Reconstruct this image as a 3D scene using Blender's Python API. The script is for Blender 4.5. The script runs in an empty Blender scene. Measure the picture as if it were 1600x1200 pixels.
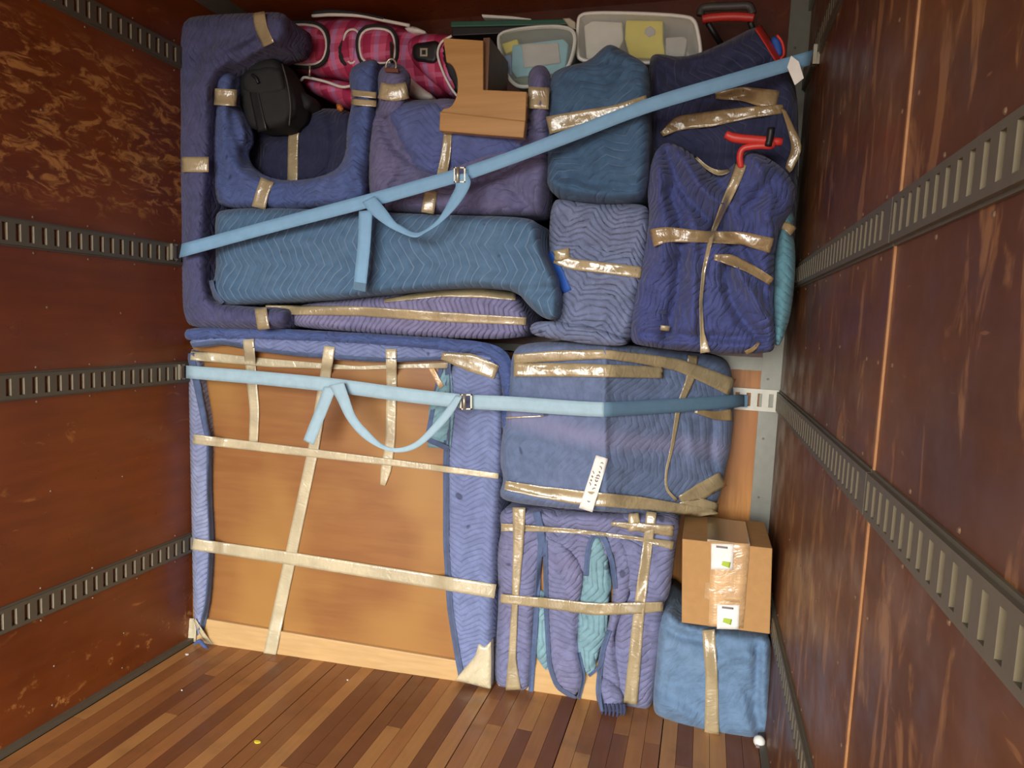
import bpy, bmesh, math, random
import numpy as np
from mathutils import Vector, Matrix
from mathutils.bvhtree import BVHTree
from mathutils.geometry import delaunay_2d_cdt
sc = bpy.context.scene
col = sc.collection

# ------------------------------------------------------------------ camera
F_PX = 1061.97
CAM = np.array([2.13, 0.0, 1.4981])
RIGHT = np.array([0.96063035, 0.27416297, 0.0449889])
UP = np.array([-0.06895168, 0.07839882, 0.99453471])
FWD = np.array([-0.26913751, 0.95848229, -0.09421628])
cd = bpy.data.cameras.new('camera'); cam = bpy.data.objects.new('camera', cd); col.objects.link(cam)
cd.sensor_width = 36; cd.lens = F_PX / 1600 * 36; cd.clip_start = .02
m = Matrix.Identity(4)
for i in range(3):
    m[i][0] = RIGHT[i]; m[i][1] = UP[i]; m[i][2] = -FWD[i]; m[i][3] = CAM[i]
cam.matrix_world = m
sc.camera = cam

# ------------------------------------------------------------------ light: overcast sky and dull ground seen through the open rear of the truck
REAR, W, ZC, YB = -1.80, 2.44, 2.84, 3.0
HEAD = 2.70                                   # underside of the rear header
wd = bpy.data.worlds.new('World'); sc.world = wd; wd.use_nodes = True
wn = wd.node_tree; bg = wn.nodes['Background']
wtc = wn.nodes.new('ShaderNodeTexCoord'); wsp = wn.nodes.new('ShaderNodeSeparateXYZ'); wn.links.new(wtc.outputs['Generated'], wsp.inputs[0])
wmr = wn.nodes.new('ShaderNodeMapRange'); wn.links.new(wsp.outputs[2], wmr.inputs[0]); wmr.inputs[1].default_value = -.04; wmr.inputs[2].default_value = .04
wmx = wn.nodes.new('ShaderNodeMix'); wmx.data_type = 'RGBA'; wn.links.new(wmr.outputs[0], wmx.inputs[0])
wmx.inputs[6].default_value = (.20, .185, .165, 1); wmx.inputs[7].default_value = (1.0, .985, .95, 1)
wn.links.new(wmx.outputs[2], bg.inputs[0]); bg.inputs[1].default_value = 7.5
pl = bpy.data.lights.new('door_portal', 'AREA'); pl.shape = 'RECTANGLE'; pl.size = W; pl.size_y = HEAD
pl.cycles.is_portal = True
po = bpy.data.objects.new('door_portal', pl); col.objects.link(po)
po.location = (W / 2, REAR - .01, HEAD / 2); po.rotation_euler = (math.radians(90), 0, 0)
sc.view_settings.view_transform = 'Standard'; sc.view_settings.look = 'None'
sc.view_settings.exposure = 1.1; sc.view_settings.gamma = 1

# ------------------------------------------------------------------ node materials
MAT = {}
class NT:
    def __init__(s, name):
        s.m = bpy.data.materials.new(name); s.m.use_nodes = True; s.t = s.m.node_tree
        s.p = s.t.nodes['Principled BSDF']; MAT[name] = s.m
    def n(s, t, **k):
        x = s.t.nodes.new(t)
        for a, b in k.items(): setattr(x, a, b)
        return x
    def l(s, a, b): s.t.links.new(a, b)
    def put(s, sock, v):
        if hasattr(v, 'links') or isinstance(v, bpy.types.NodeSocket): s.l(v, sock)
        else: sock.default_value = v
    def math(s, op, a, b=None, clamp=False):
        x = s.n('ShaderNodeMath', operation=op, use_clamp=clamp); s.put(x.inputs[0], a)
        if b is not None: s.put(x.inputs[1], b)
        return x.outputs[0]
    def ss(s, v, a, b, lo=0., hi=1.):
        x = s.n('ShaderNodeMapRange', interpolation_type='SMOOTHSTEP'); s.put(x.inputs[0], v)
        x.inputs[1].default_value = a; x.inputs[2].default_value = b; x.inputs[3].default_value = lo; x.inputs[4].default_value = hi
        return x.outputs[0]
    def mix(s, f, a, b, mode='MIX'):
        x = s.n('ShaderNodeMix', data_type='RGBA', blend_type=mode); s.put(x.inputs[0], f); s.put(x.inputs[6], a); s.put(x.inputs[7], b)
        return x.outputs[2]
    def noise(s, vec, scale, detail=3, rough=.55, dist=0.):
        x = s.n('ShaderNodeTexNoise'); s.l(vec, x.inputs['Vector']); x.inputs['Scale'].default_value = scale
        x.inputs['Detail'].default_value = detail; x.inputs['Roughness'].default_value = rough; x.inputs['Distortion'].default_value = dist
        return x.outputs['Fac']
    def mapping(s, vec, scale=(1, 1, 1), rot=(0, 0, 0), loc=(0, 0, 0)):
        x = s.n('ShaderNodeMapping'); s.l(vec, x.inputs[0]); x.inputs['Scale'].default_value = scale
        x.inputs['Rotation'].default_value = rot; x.inputs['Location'].default_value = loc
        return x.outputs[0]
    def pos(s): return s.n('ShaderNodeNewGeometry').outputs['Position']
    def uv(s): return s.n('ShaderNodeUVMap', uv_map='UV').outputs[0]
    def sep(s, v):
        x = s.n('ShaderNodeSeparateXYZ'); s.l(v, x.inputs[0]); return x.outputs
    def bump(s, h, strength=.5, dist=.003, prev=None):
        x = s.n('ShaderNodeBump'); s.l(h, x.inputs['Height']); x.inputs['Strength'].default_value = strength
        x.inputs['Distance'].default_value = dist
        if prev is not None: s.l(prev, x.inputs['Normal'])
        return x.outputs[0]
    def fin(s, color=None, rough=None, normal=None, spec=None, metal=None, sheen=None):
        if color is not None: s.put(s.p.inputs['Base Color'], color)
        if rough is not None: s.put(s.p.inputs['Roughness'], rough)
        if normal is not None: s.l(normal, s.p.inputs['Normal'])
        if spec is not None: s.p.inputs['Specular IOR Level'].default_value = spec
        if metal is not None: s.p.inputs['Metallic'].default_value = metal
        if sheen is not None: s.p.inputs['Sheen Weight'].default_value = sheen
        return s.m

def srgb(r, g, b):
    f = lambda c: c / 12.92 if c <= .04045 else ((c + .055) / 1.055) ** 2.4
    return (f(r / 255), f(g / 255), f(b / 255), 1)

SAT, VAL = .72, .93
def blanket(name, c, fade=None, rot=0., per=.026, amp=.045, lam=.17, stitch=.28, quilt=.55, wrinkle=.5, wscale=14, band=None, warp=.06, dash=(.40, .62)):
    """quilted moving blanket: zigzag stitching in cloth coordinates, soft wear, fine wrinkles"""
    def tone(c):
        g = .3 * c[0] + .5 * c[1] + .2 * c[2]; return [max(0, (g + (x - g) * SAT) * VAL) for x in c]
    s = NT(name); c = srgb(*tone(c)); fade = srgb(*tone(fade)) if fade else c
    uv0 = s.uv(); v0 = s.sep(uv0); uv = s.mapping(uv0, rot=(0, 0, math.radians(rot)))
    wn_ = s.n('ShaderNodeTexNoise'); s.l(uv, wn_.inputs['Vector']); wn_.inputs['Scale'].default_value = 5.; wn_.inputs['Detail'].default_value = 2
    ws = s.sep(wn_.outputs['Color']); us = s.sep(uv)
    u = s.math('ADD', us[0], s.math('MULTIPLY', ws[0], warp)); v = s.math('ADD', us[1], s.math('MULTIPLY', ws[1], warp))
    tri = s.math('MULTIPLY', s.math('ABSOLUTE', s.math('SUBTRACT', s.math('FRACT', s.math('DIVIDE', v, lam)), .5)), 2 * amp)
    w = s.math('FRACT', s.math('DIVIDE', s.math('ADD', u, tri), per))
    d = s.math('MULTIPLY', s.math('ABSOLUTE', s.math('SUBTRACT', w, .5)), 2.)
    dsh = s.noise(uv, 9., 2)
    line = s.math('MULTIPLY', s.ss(d, .80, .97), s.ss(dsh, *dash))
    n1 = s.noise(uv, 2.6, 3); n2 = s.noise(uv, 180, 2)
    base = s.mix(s.math('MULTIPLY', s.ss(n1, .42, .68), .8), c, fade)
    base = s.mix(1., base, s.mix(s.ss(s.noise(uv, 24, 3), .3, .7), (.86, .86, .86, 1), (1.1, 1.1, 1.1, 1)), 'MULTIPLY')
    if band:      # sun-bleached streak across the cloth
        vv = s.math('SUBTRACT', s.math('ADD', v0[1], s.math('MULTIPLY', v0[0], band[1])), band[0])
        base = s.mix(s.math('MULTIPLY', s.ss(s.math('ABSOLUTE', vv), band[2], 0.), .55), base, srgb(*band[3]))
    lightc = tuple(min(1, x * 1.25 + .10) for x in c[:3]) + (1,)
    base = s.mix(s.math('MULTIPLY', line, stitch), base, lightc)
    spots = s.ss(s.noise(uv, 16, 1, .3), .74, .79)
    base = s.mix(s.math('MULTIPLY', spots, .6), base, srgb(40, 42, 66))
    h = s.math('SUBTRACT', 1., s.math('POWER', d, 3.))
    b = s.bump(h, quilt, .006)
    wv = s.mapping(uv, scale=(1, .45, 1), rot=(0, 0, .6))
    b = s.bump(s.noise(wv, wscale, 4, .55, 1.2), wrinkle, .02, b)
    b = s.bump(n2, .15, .002, b)
    return s.fin(base, .85, b, .25, sheen=.12)

def plain(name, c, rough=.5, spec=.5, metal=0., nb=None):
    s = NT(name); colr = srgb(*c)
    n = s.noise(s.pos(), 30, 3)
    b = s.mix(1., colr, s.mix(n, (.85, .85, .85, 1), (1.12, 1.12, 1.12, 1)), 'MULTIPLY')
    nm = s.bump(s.noise(s.pos(), nb[0], 3), nb[1], .002) if nb else None
    return s.fin(b, rough, nm, spec, metal)

def wood(name, c1, c2, axis='x', rough=.45, scale=18, blot=None, spec=.4):
    s = NT(name); P = s.pos()
    sc_ = {'x': (.06, 1, 1), 'y': (1, .06, 1), 'z': (1, 1, .06)}[axis]
    g = s.noise(s.mapping(P, scale=sc_), scale * 3, 5, .6, .4)
    base = s.mix(s.ss(g, .3, .72), srgb(*c1), srgb(*c2))
    if blot: base = s.mix(s.math('MULTIPLY', s.ss(s.noise(s.mapping(P, scale=(1, 1, .8)), 2.2, 2), .38, .66), .85), base, srgb(*blot))
    return s.fin(base, rough, s.bump(g, .12, .001), spec)

def ply_wall(name, c_dark, c_mid, c_scuff, scuff=.5, stretch=(1, .35, 1), flaky=None, rot=0., gloss=.32, thr=.62):
    s = NT(name); P = s.pos()
    V = s.mapping(P, scale=stretch, rot=(rot, 0, 0))
    big = s.noise(P, 1.6, 3)
    gr = s.noise(s.mapping(P, scale=(1, .12, 1)), 26, 4)
    base = s.mix(s.ss(big, .3, .7), srgb(*c_dark), srgb(*c_mid))
    base = s.mix(1., base, s.mix(gr, (.7, .7, .7, 1), (1.3, 1.3, 1.3, 1)), 'MULTIPLY')
    sm = s.noise(V, 12, 5, .62, .6)
    mask = s.ss(sm, thr, thr + .12)
    fine = s.ss(s.noise(s.mapping(P, scale=(1, .2, 1), rot=(.35, 0, 0)), 60, 2), .72, .78)
    if flaky:     # worn varnish band between two heights
        z = s.sep(P)[2]
        zone = s.math('MULTIPLY', s.ss(z, flaky[0], flaky[0] + .15), s.ss(z, flaky[1] - .12, flaky[1], 1, 0))
        m2 = s.ss(s.noise(V, 21, 5, .66, 1.0), .48, .64)
        mask = s.math('MAXIMUM', s.math('MULTIPLY', mask, .6), s.math('MULTIPLY', m2, zone))
        low = s.math('MULTIPLY', s.ss(z, .30, .05), s.ss(s.noise(P, 13, 5, .7), .58, .66))
        mask = s.math('MAXIMUM', mask, low)
    mask = s.math('MAXIMUM', s.math('MULTIPLY', mask, scuff), s.math('MULTIPLY', fine, .35))
    base = s.mix(mask, base, srgb(*c_scuff))
    r = s.ss(s.noise(P, 7, 3), .3, .7, gloss - .06, gloss + .16)
    b = s.bump(s.noise(s.mapping(P, scale=(1, .3, 1)), 34, 3), .18, .003)
    return s.fin(base, r, b, .45)

def tape_mat(name, c, rough=.16):
    s = NT(name); uv = s.uv()
    n = s.noise(s.mapping(uv, scale=(1, .55, 1)), 38, 3, .5, 1.4); big = s.noise(uv, 9, 2)
    base = s.mix(s.ss(big, .35, .7), srgb(*c), srgb(*[min(255, int(x * 1.12)) for x in c]))
    b = s.bump(n, .5, .007)
    s.p.inputs['Coat Weight'].default_value = .3; s.p.inputs['Coat Roughness'].default_value = .1
    return s.fin(base, rough, b, 1.)

blanket('bl_indigo', (84, 88, 146), (74, 82, 136), rot=0, stitch=.14, quilt=.6, wrinkle=1.)
blanket('bl_royal', (72, 100, 178), (84, 108, 184), rot=90, stitch=.15, wrinkle=1., warp=.12)
blanket('bl_navy', (44, 50, 92), (50, 58, 100), stitch=.05, rot=30)
blanket('bl_violet', (112, 108, 160), (100, 104, 166), rot=60, stitch=.12, warp=.14, wrinkle=.8)
blanket('bl_chairblue', (84, 102, 180), (92, 108, 180), rot=100, stitch=.12)
blanket('bl_teal', (70, 118, 164), (82, 128, 172), rot=0, stitch=.85, per=.034, amp=.06, lam=.20, wrinkle=.2, dash=(.25, .5))
blanket('bl_teal2', (60, 104, 150), (66, 110, 154), rot=70, stitch=.6, per=.03, wrinkle=.5)
blanket('bl_steel', (116, 134, 184), (126, 142, 188), rot=110, stitch=.1, per=.022, quilt=.9, wrinkle=.8, warp=.1)
blanket('bl_ultra', (66, 80, 160), (74, 88, 164), rot=25, stitch=.22, per=.022, quilt=.7, wrinkle=.9, warp=.14)
blanket('bl_lav', (140, 136, 190), (128, 128, 188), rot=6, stitch=.1, per=.022, quilt=.9)
blanket('bl_peri', (122, 142, 204), (118, 134, 198), rot=90, per=.022, stitch=.12, quilt=.6, wrinkle=.3)
blanket('bl_pale', (148, 162, 210), (134, 148, 204), rot=90, per=.022, stitch=.12, quilt=.7, wrinkle=.3)
blanket('bl_denim', (98, 124, 172), (108, 128, 176), rot=15, stitch=.06, per=.024, quilt=.3, wrinkle=.45, band=(1.33, .14, .07, (140, 138, 172)))
blanket('bl_mauve', (122, 128, 182), (130, 126, 174), rot=75, stitch=.3, per=.026, quilt=.7, warp=.1, wrinkle=.7)
blanket('bl_low', (96, 138, 184), (106, 146, 188), rot=40, stitch=.03, quilt=.2, wrinkle=.6)
blanket('bl_aqua', (120, 176, 192), (128, 184, 196), rot=20, stitch=.1, quilt=.7)
blanket('bl_pole', (88, 156, 176), (96, 164, 180), rot=90, stitch=.08)
blanket('bl_navy2', (50, 56, 100), (46, 54, 98), rot=-25, stitch=.3, per=.03)
blanket('bl_bind', (84, 108, 158), rot=0, stitch=.0, quilt=.2, wrinkle=.2)
blanket('bl_bind_dark', (58, 70, 116), rot=0, stitch=.0, quilt=.2, wrinkle=.2)
tape_mat('tape', (160, 145, 112)); tape_mat('tape_pale', (190, 179, 148)); tape_mat('tape_brown', (146, 125, 90)); tape_mat('tape_clear', (196, 160, 116), .12)
plain('webbing', (130, 174, 208), .7, .3, nb=(260, .3)); plain('webbing_pale', (164, 194, 208), .7, .3, nb=(260, .3)); plain('rail_lip_lit', (160, 152, 130), .5, .5, .1); plain('rail_lip_lit_dull', (104, 95, 74), .6, .4, .1); plain('webbing_dark', (96, 128, 152), .7, .3, nb=(260, .3))
plain('zinc', (196, 190, 168), .35, .5, .7); plain('steel_rail', (92, 86, 72), .5, .5, .1, nb=(40, .15))
plain('rail_white', (196, 194, 180), .4, .5, .1); plain('galv', (122, 123, 114), .4, .5, .4, nb=(20, .2))
plain('screw', (128, 104, 82), .4, .5, .5); plain('black_plastic', (30, 30, 32), .45); plain('black_cloth', (46, 47, 48), .8, .3, nb=(300, .4))
plain('red_plastic', (206, 60, 52), .4); plain('white_plastic', (226, 226, 216), .4); plain('white_vinyl', (232, 228, 220), .4)
plain('paper', (240, 238, 230), .7, .3); plain('ink', (132, 122, 124), .8, .2); plain('green_ink', (176, 200, 70), .7, .3)
plain('card', (178, 136, 86), .75, .25, nb=(60, .1)); plain('card_edge', (160, 112, 66), .8, .2)
plain('green_box', (44, 92, 74), .4); plain('blue_web', (44, 92, 180), .7); plain('dark_gap', (30, 22, 18), .9, .1)
plain('brown_leather', (110, 62, 40), .5); plain('orange_knob', (190, 110, 40), .4); plain('yellow_pack', (240, 226, 66), .5)
plain('grey_pack', (190, 190, 184), .6); plain('cyan_plastic', (128, 204, 220), .4); plain('blue_pack', (96, 150, 200), .5); plain('green_pack', (86, 110, 84), .6)
plain('handle_grey', (74, 72, 70), .5)
wood('panel_wood', (140, 92, 50), (152, 103, 57), 'x', .4, 10, (170, 126, 68))
wood('rail_wood', (192, 156, 104), (204, 168, 116), 'x', .5, 16)
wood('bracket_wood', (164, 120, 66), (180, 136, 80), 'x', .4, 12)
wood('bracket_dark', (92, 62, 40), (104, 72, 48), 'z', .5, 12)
wood('ply_orange', (160, 100, 46), (196, 138, 72), 'z', .45, 12, (160, 102, 48))
ply_wall('ply_left', (104, 50, 20), (126, 65, 27), (190, 134, 72), .8, flaky=(1.76, 2.44), stretch=(1, .5, 1.2), rot=-.45)
ply_wall('ply_right', (80, 44, 20), (108, 64, 30), (158, 112, 68), .6, stretch=(1, 1, .35), rot=.3, gloss=.4, thr=.54)
ply_wall('ply_back', (70, 28, 12), (92, 40, 18), (130, 80, 40), .4)
ply_wall('ply_ceiling', (120, 54, 22), (140, 66, 26), (170, 100, 50), .5)
s = NT('seam_wood'); s.fin(s.mix(s.noise(s.pos(), 30, 3), srgb(124, 82, 46), srgb(166, 118, 70)), .6)
# floor strips: colour of each strip from its own random value
s = NT('floor_strip'); P = s.pos(); oi = s.n('ShaderNodeObjectInfo').outputs['Random']
cr = s.n('ShaderNodeValToRGB'); s.l(oi, cr.inputs[0]); e = cr.color_ramp.elements
e[0].color = srgb(118, 72, 42); e[1].color = srgb(190, 142, 86)
for p_, c_ in ((.2, (142, 92, 52)), (.45, (160, 108, 62)), (.7, (174, 124, 72))):
    x = e.new(p_); x.color = srgb(*c_)
cr.color_ramp.interpolation = 'CONSTANT'
g = s.noise(s.mapping(P, scale=(1, .07, 1)), 70, 4, .6)
base = s.mix(1., cr.outputs[0], s.mix(g, (.78, .78, .78, 1), (1.2, 1.2, 1.2, 1)), 'MULTIPLY')
base = s.mix(s.math('MULTIPLY', s.ss(s.noise(P, 5, 4), .5, .75), .45), base, srgb(96, 66, 44))
base = s.mix(s.math('MULTIPLY', s.ss(s.noise(P, 110, 1), .76, .80), .5), base, srgb(70, 42, 26))
s.fin(base, s.ss(s.noise(P, 12, 3), .3, .7, .3, .5), s.bump(g, .15, .001), .45)
# pink plaid cloth
def plaid():
    s = NT('plaid'); us = s.sep(s.uv())
    def band(x, per, a, b): 
        f = s.math('FRACT', s.math('DIVIDE', x, per)); return s.math('MULTIPLY', s.math('GREATER_THAN', f, a), s.math('LESS_THAN', f, b))
    c = s.mix(band(us[0], .11, .05, .42), srgb(216, 96, 132), srgb(176, 52, 90))
    c = s.mix(s.math('MULTIPLY', band(us[0], .11, .55, .75), .8), c, srgb(188, 140, 190))
    c = s.mix(s.math('MULTIPLY', band(us[1], .10, .1, .45), .5), c, srgb(158, 40, 80))
    c = s.mix(s.math('MULTIPLY', band(us[1], .10, .6, .78), .45), c, srgb(224, 130, 168))
    s.fin(c, .7, s.bump(s.noise(s.uv(), 22, 3), .4, .01), .3)
plaid()
def clear(name, c, a):
    s = NT(name); s.fin(srgb(*c), .25, None, .5); s.p.inputs['Alpha'].default_value = a
    s.p.inputs['Transmission Weight'].default_value = 0
clear('lid_plastic', (226, 232, 226), .14); plain('tub_plastic', (196, 210, 200), .4); plain('bin_plastic', (250, 250, 244), .4)

# ------------------------------------------------------------------ geometry helpers
def ray(px, py):
    px = np.asarray(px, float); py = np.asarray(py, float)
    return (RIGHT * ((px - 800) / F_PX)[..., None] + UP * ((600 - py) / F_PX)[..., None] + FWD)
def at(px, py, Y):
    d = ray(px, py); return CAM + d * (np.asarray(Y, float) / d[..., 1])[..., None]
rng = np.random.RandomState(7)
_perm = rng.permutation(512); _perm = np.concatenate([_perm, _perm]); _ang = rng.rand(1024) * 2 * np.pi
def perlin(x, y, seed=0):
    x = np.asarray(x, float) + seed * 17.3; y = np.asarray(y, float) + seed * 9.7
    xi = np.floor(x).astype(int); yi = np.floor(y).astype(int); xf = x - xi; yf = y - yi
    u = xf ** 3 * (xf * (xf * 6 - 15) + 10); v = yf ** 3 * (yf * (yf * 6 - 15) + 10)
    def g(i, j, dx, dy):
        a = _ang[_perm[(_perm[i & 511] + j) & 511]]; return np.cos(a) * dx + np.sin(a) * dy
    return ((g(xi, yi, xf, yf) * (1 - u) + g(xi + 1, yi, xf - 1, yf) * u) * (1 - v) +
            (g(xi, yi + 1, xf, yf - 1) * (1 - u) + g(xi + 1, yi + 1, xf - 1, yf - 1) * u) * v)

def thing(name, label, cat, loc, group=None):
    o = bpy.data.objects.new(name, None); col.objects.link(o); o.location = loc; o.empty_display_size = .1
    o['label'] = label; o['category'] = cat
    if group: o['group'] = group
    return o
def obj(name, verts, faces, mat, parent=None, uv=None, smooth=True, label=None, cat=None, group=None):
    V = np.asarray(verts, float); c = (V.min(0) + V.max(0)) / 2; c[2] = V[:, 2].min()
    me = bpy.data.meshes.new(name); me.from_pydata((V - c).tolist(), [], [list(map(int, f)) for f in faces])
    if uv is not None:
        L = me.uv_layers.new(name='UV'); vi = np.empty(len(me.loops), int); me.loops.foreach_get('vertex_index', vi)
        L.data.foreach_set('uv', np.asarray(uv, float)[vi].ravel())
    if smooth: me.polygons.foreach_set('use_smooth', [True] * len(me.polygons))
    me.materials.append(MAT[mat]); me.update()
    o = bpy.data.objects.new(name, me); col.objects.link(o); o.location = c
    if parent is not None:
        o.parent = parent; o.location = Vector(c) - wloc(parent)
    if label: o['label'] = label
    if cat: o['category'] = cat
    if group: o['group'] = group
    MESH[o.name] = (V, faces)
    return o
MESH = {}
def wloc(o):
    v = Vector(o.location)
    while o.parent: o = o.parent; v += o.location
    return v
def box_vf(x0, x1, y0, y1, z0, z1):
    v = [(x, y, z) for x in (x0, x1) for y in (y0, y1) for z in (z0, z1)]
    return v, [(0, 1, 3, 2), (4, 6, 7, 5), (0, 4, 5, 1), (2, 3, 7, 6), (0, 2, 6, 4), (1, 5, 7, 3)]
def join(parts):
    V, Fc = [], []
    for v, f in parts:
        n = len(V); V += list(map(tuple, v)); Fc += [tuple(i + n for i in q) for q in f]
    return V, Fc
def box(name, b, mat, parent=None, **k):
    v, f = box_vf(*b); return obj(name, v, f, mat, parent, smooth=False, **k)

def chaikin(P, it=2, closed=True):
    P = np.asarray(P, float)
    for _ in range(it):
        Q = np.roll(P, -1, 0) if closed else P[1:]
        A = P if closed else P[:-1]
        N = np.empty((2 * len(A), 2)); N[0::2] = A * .75 + Q * .25; N[1::2] = A * .25 + Q * .75
        P = N if closed else np.vstack([P[:1], N, P[-1:]])
    return P
def resample(P, step, closed=False):
    P = np.asarray(P, float); Q = np.vstack([P, P[:1]]) if closed else P
    d = np.r_[0, np.cumsum(np.linalg.norm(np.diff(Q[:, :2], axis=0), axis=1))]
    n = max(2, int(round(d[-1] / step)))
    t = np.linspace(0, d[-1], n + (0 if closed else 1), endpoint=not closed)
    return np.stack([np.interp(t, d, Q[:, k]) for k in range(Q.shape[1])], 1)
def seg_dist(X, poly, closed=True):
    A = np.asarray(poly, float); B = np.roll(A, -1, 0) if closed else A[1:]
    A = A if closed else A[:-1]
    best = np.full(len(X), 1e9); side = np.zeros(len(X))
    for a, b in zip(A, B):
        ab = b - a; L = (ab ** 2).sum() + 1e-9
        t = np.clip(((X - a) @ ab) / L, 0, 1); q = X - a - t[:, None] * ab
        d = np.hypot(q[:, 0], q[:, 1]); k = d < best
        best[k] = d[k]; side[k] = np.sign(ab[0] * q[k, 1] - ab[1] * q[k, 0])
    return best, side
def inside(X, poly):
    x, y = X[:, 0], X[:, 1]; r = np.zeros(len(X), bool); j = len(poly) - 1
    for i in range(len(poly)):
        (xi, yi), (xj, yj) = poly[i], poly[j]
        c = ((yi > y) != (yj > y)) & (x < (xj - xi) * (y - yi) / (yj - yi + 1e-12) + xi); r ^= c; j = i
    return r

FOLD = 1.35
def pad(name, outline, Y, back, mat, parent=None, r=.045, ry=None, puff=0., step=5., creases=(), wr=.006, wsc=7., wrot=.6, seed=1, soft=2, **k):
    """padded cloth bundle: outline of its front at depth Y (number or function), rounded edge, folds, sides running back to `back`"""
    Yf = Y if callable(Y) else (lambda x, y, Y=Y: np.full(np.shape(x), float(Y)))
    poly = resample(chaikin(outline, soft), step, True)
    if (poly[:, 0] * np.roll(poly[:, 1], -1) - np.roll(poly[:, 0], -1) * poly[:, 1]).sum() < 0: poly = poly[::-1]
    x0, y0 = poly.min(0); x1, y1 = poly.max(0)
    gx, gy = np.meshgrid(np.arange(x0, x1, step), np.arange(y0, y1, step * .87)); gx[1::2] += step / 2
    X = np.stack([gx.ravel(), gy.ravel()], 1); X += (np.random.RandomState(seed).rand(*X.shape) - .5) * step * .3
    X = X[inside(X, poly)]
    if len(X): X = X[seg_dist(X, poly)[0] > step * .6]
    nb = len(poly); allp = np.vstack([poly, X]) if len(X) else poly
    out = delaunay_2d_cdt([Vector(p) for p in allp], [(i, (i + 1) % nb) for i in range(nb)], [list(range(nb))], 1, 1e-4)
    vs = np.array([tuple(v) for v in out[0]]); faces = [tuple(f) for f in out[2]]
    orig = out[3]; bmap = {}
    for i, ol in enumerate(orig):
        for q in ol:
            if q < nb: bmap[q] = i
    d, _ = seg_dist(vs, poly); dm = d / 410.
    ry = r if ry is None else ry
    t = np.clip(dm / r, 0, 1); rel = -ry * (1 - np.sqrt(np.clip(1 - (1 - t) ** 2, 0, 1)))
    if puff: rel += puff * np.clip(d / max(d.max(), 1), 0, 1) ** .6
    a, b = vs[:, 0] / 410., vs[:, 1] / 410.; c_, s_ = math.cos(wrot), math.sin(wrot)
    p1 = (a * c_ + b * s_) * wsc; p2 = (-a * s_ + b * c_) * wsc * .4
    wx = perlin(a * 4, b * 4, seed + 3) * .9
    fold = 1 - 2.2 * np.abs(perlin(p1 + wx, p2, seed)); fold2 = 1 - 2.2 * np.abs(perlin(p1 * 2.3 + wx * 2, p2 * 2.3, seed + 1))
    wr = wr * FOLD
    rel += np.clip(dm / .03, .15, 1) * (wr * fold + wr * .5 * fold2 + wr * 1.3 * perlin(a * 3, b * 3, seed + 5))
    for cdef in creases:
        cp, cw, cdp = cdef[:3]; cdp = cdp * FOLD; dd, sd = seg_dist(vs, resample(chaikin(cp, 1, False), 6), False)
        if len(cdef) > 3: rel += np.where(sd > 0, cdp * np.exp(-dd / cw), 0) * np.clip(dm / .01, 0, 1)
        else: rel += cdp * np.exp(-(dd / cw) ** 2)
    front = at(vs[:, 0], vs[:, 1], Yf(vs[:, 0], vs[:, 1]) - rel)
    uv = front[:, [0, 2]].copy(); uv += .02 * np.stack([perlin(a * 5, b * 5, 21), perlin(a * 5, b * 5, 22)], 1)
    V = [front]; UVs = [uv]; Fc = [(f[::-1]) for f in faces]
    ring = [bmap[i] for i in range(nb)]
    P0 = front[ring]; nrm = np.stack([np.roll(P0[:, 2], -1) - np.roll(P0[:, 2], 1), -(np.roll(P0[:, 0], -1) - np.roll(P0[:, 0], 1))], 1)
    nrm /= np.linalg.norm(nrm, axis=1)[:, None] + 1e-9
    cen = P0[:, [0, 2]].mean(0)
    area = (P0[:, 0] * np.roll(P0[:, 2], -1) - np.roll(P0[:, 0], -1) * P0[:, 2]).sum()
    if area < 0: nrm = -nrm
    prev = ring; off = len(front)
    dep = np.maximum(back - P0[:, 1], .002)
    for k_ in (.12, .4, .7, 1.):
        Q = P0.copy(); Q[:, 1] += dep * k_
        wob = .5 * wr * perlin(Q[:, 0] * 9 + Q[:, 2] * 9, Q[:, 1] * 7, seed + 9)
        Q[:, 0] += nrm[:, 0] * wob; Q[:, 2] += nrm[:, 1] * wob
        V.append(Q); UVs.append(uv[ring] + nrm * (dep * k_)[:, None])
        cur = list(range(off, off + nb)); off += nb
        for i in range(nb):
            j = (i + 1) % nb; Fc.append((prev[i], prev[j], cur[j], cur[i]))
        prev = cur
    Fc.append(tuple(prev))
    V = np.vstack(V); Fc2 = Fc
    # orientation: front faces must look to -Y
    f0 = Fc2[0]; nn = np.cross(V[f0[1]] - V[f0[0]], V[f0[2]] - V[f0[0]])
    if nn[1] > 0: Fc2 = [Fc2[i][::-1] if i < len(faces) else Fc2[i] for i in range(len(Fc2))]
    o = obj(name, V, Fc2, mat, parent, np.vstack(UVs), **k)
    bm = bmesh.new(); bm.from_mesh(o.data); bmesh.ops.recalc_face_normals(bm, faces=bm.faces); bm.to_mesh(o.data); bm.free()
    return o

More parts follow.
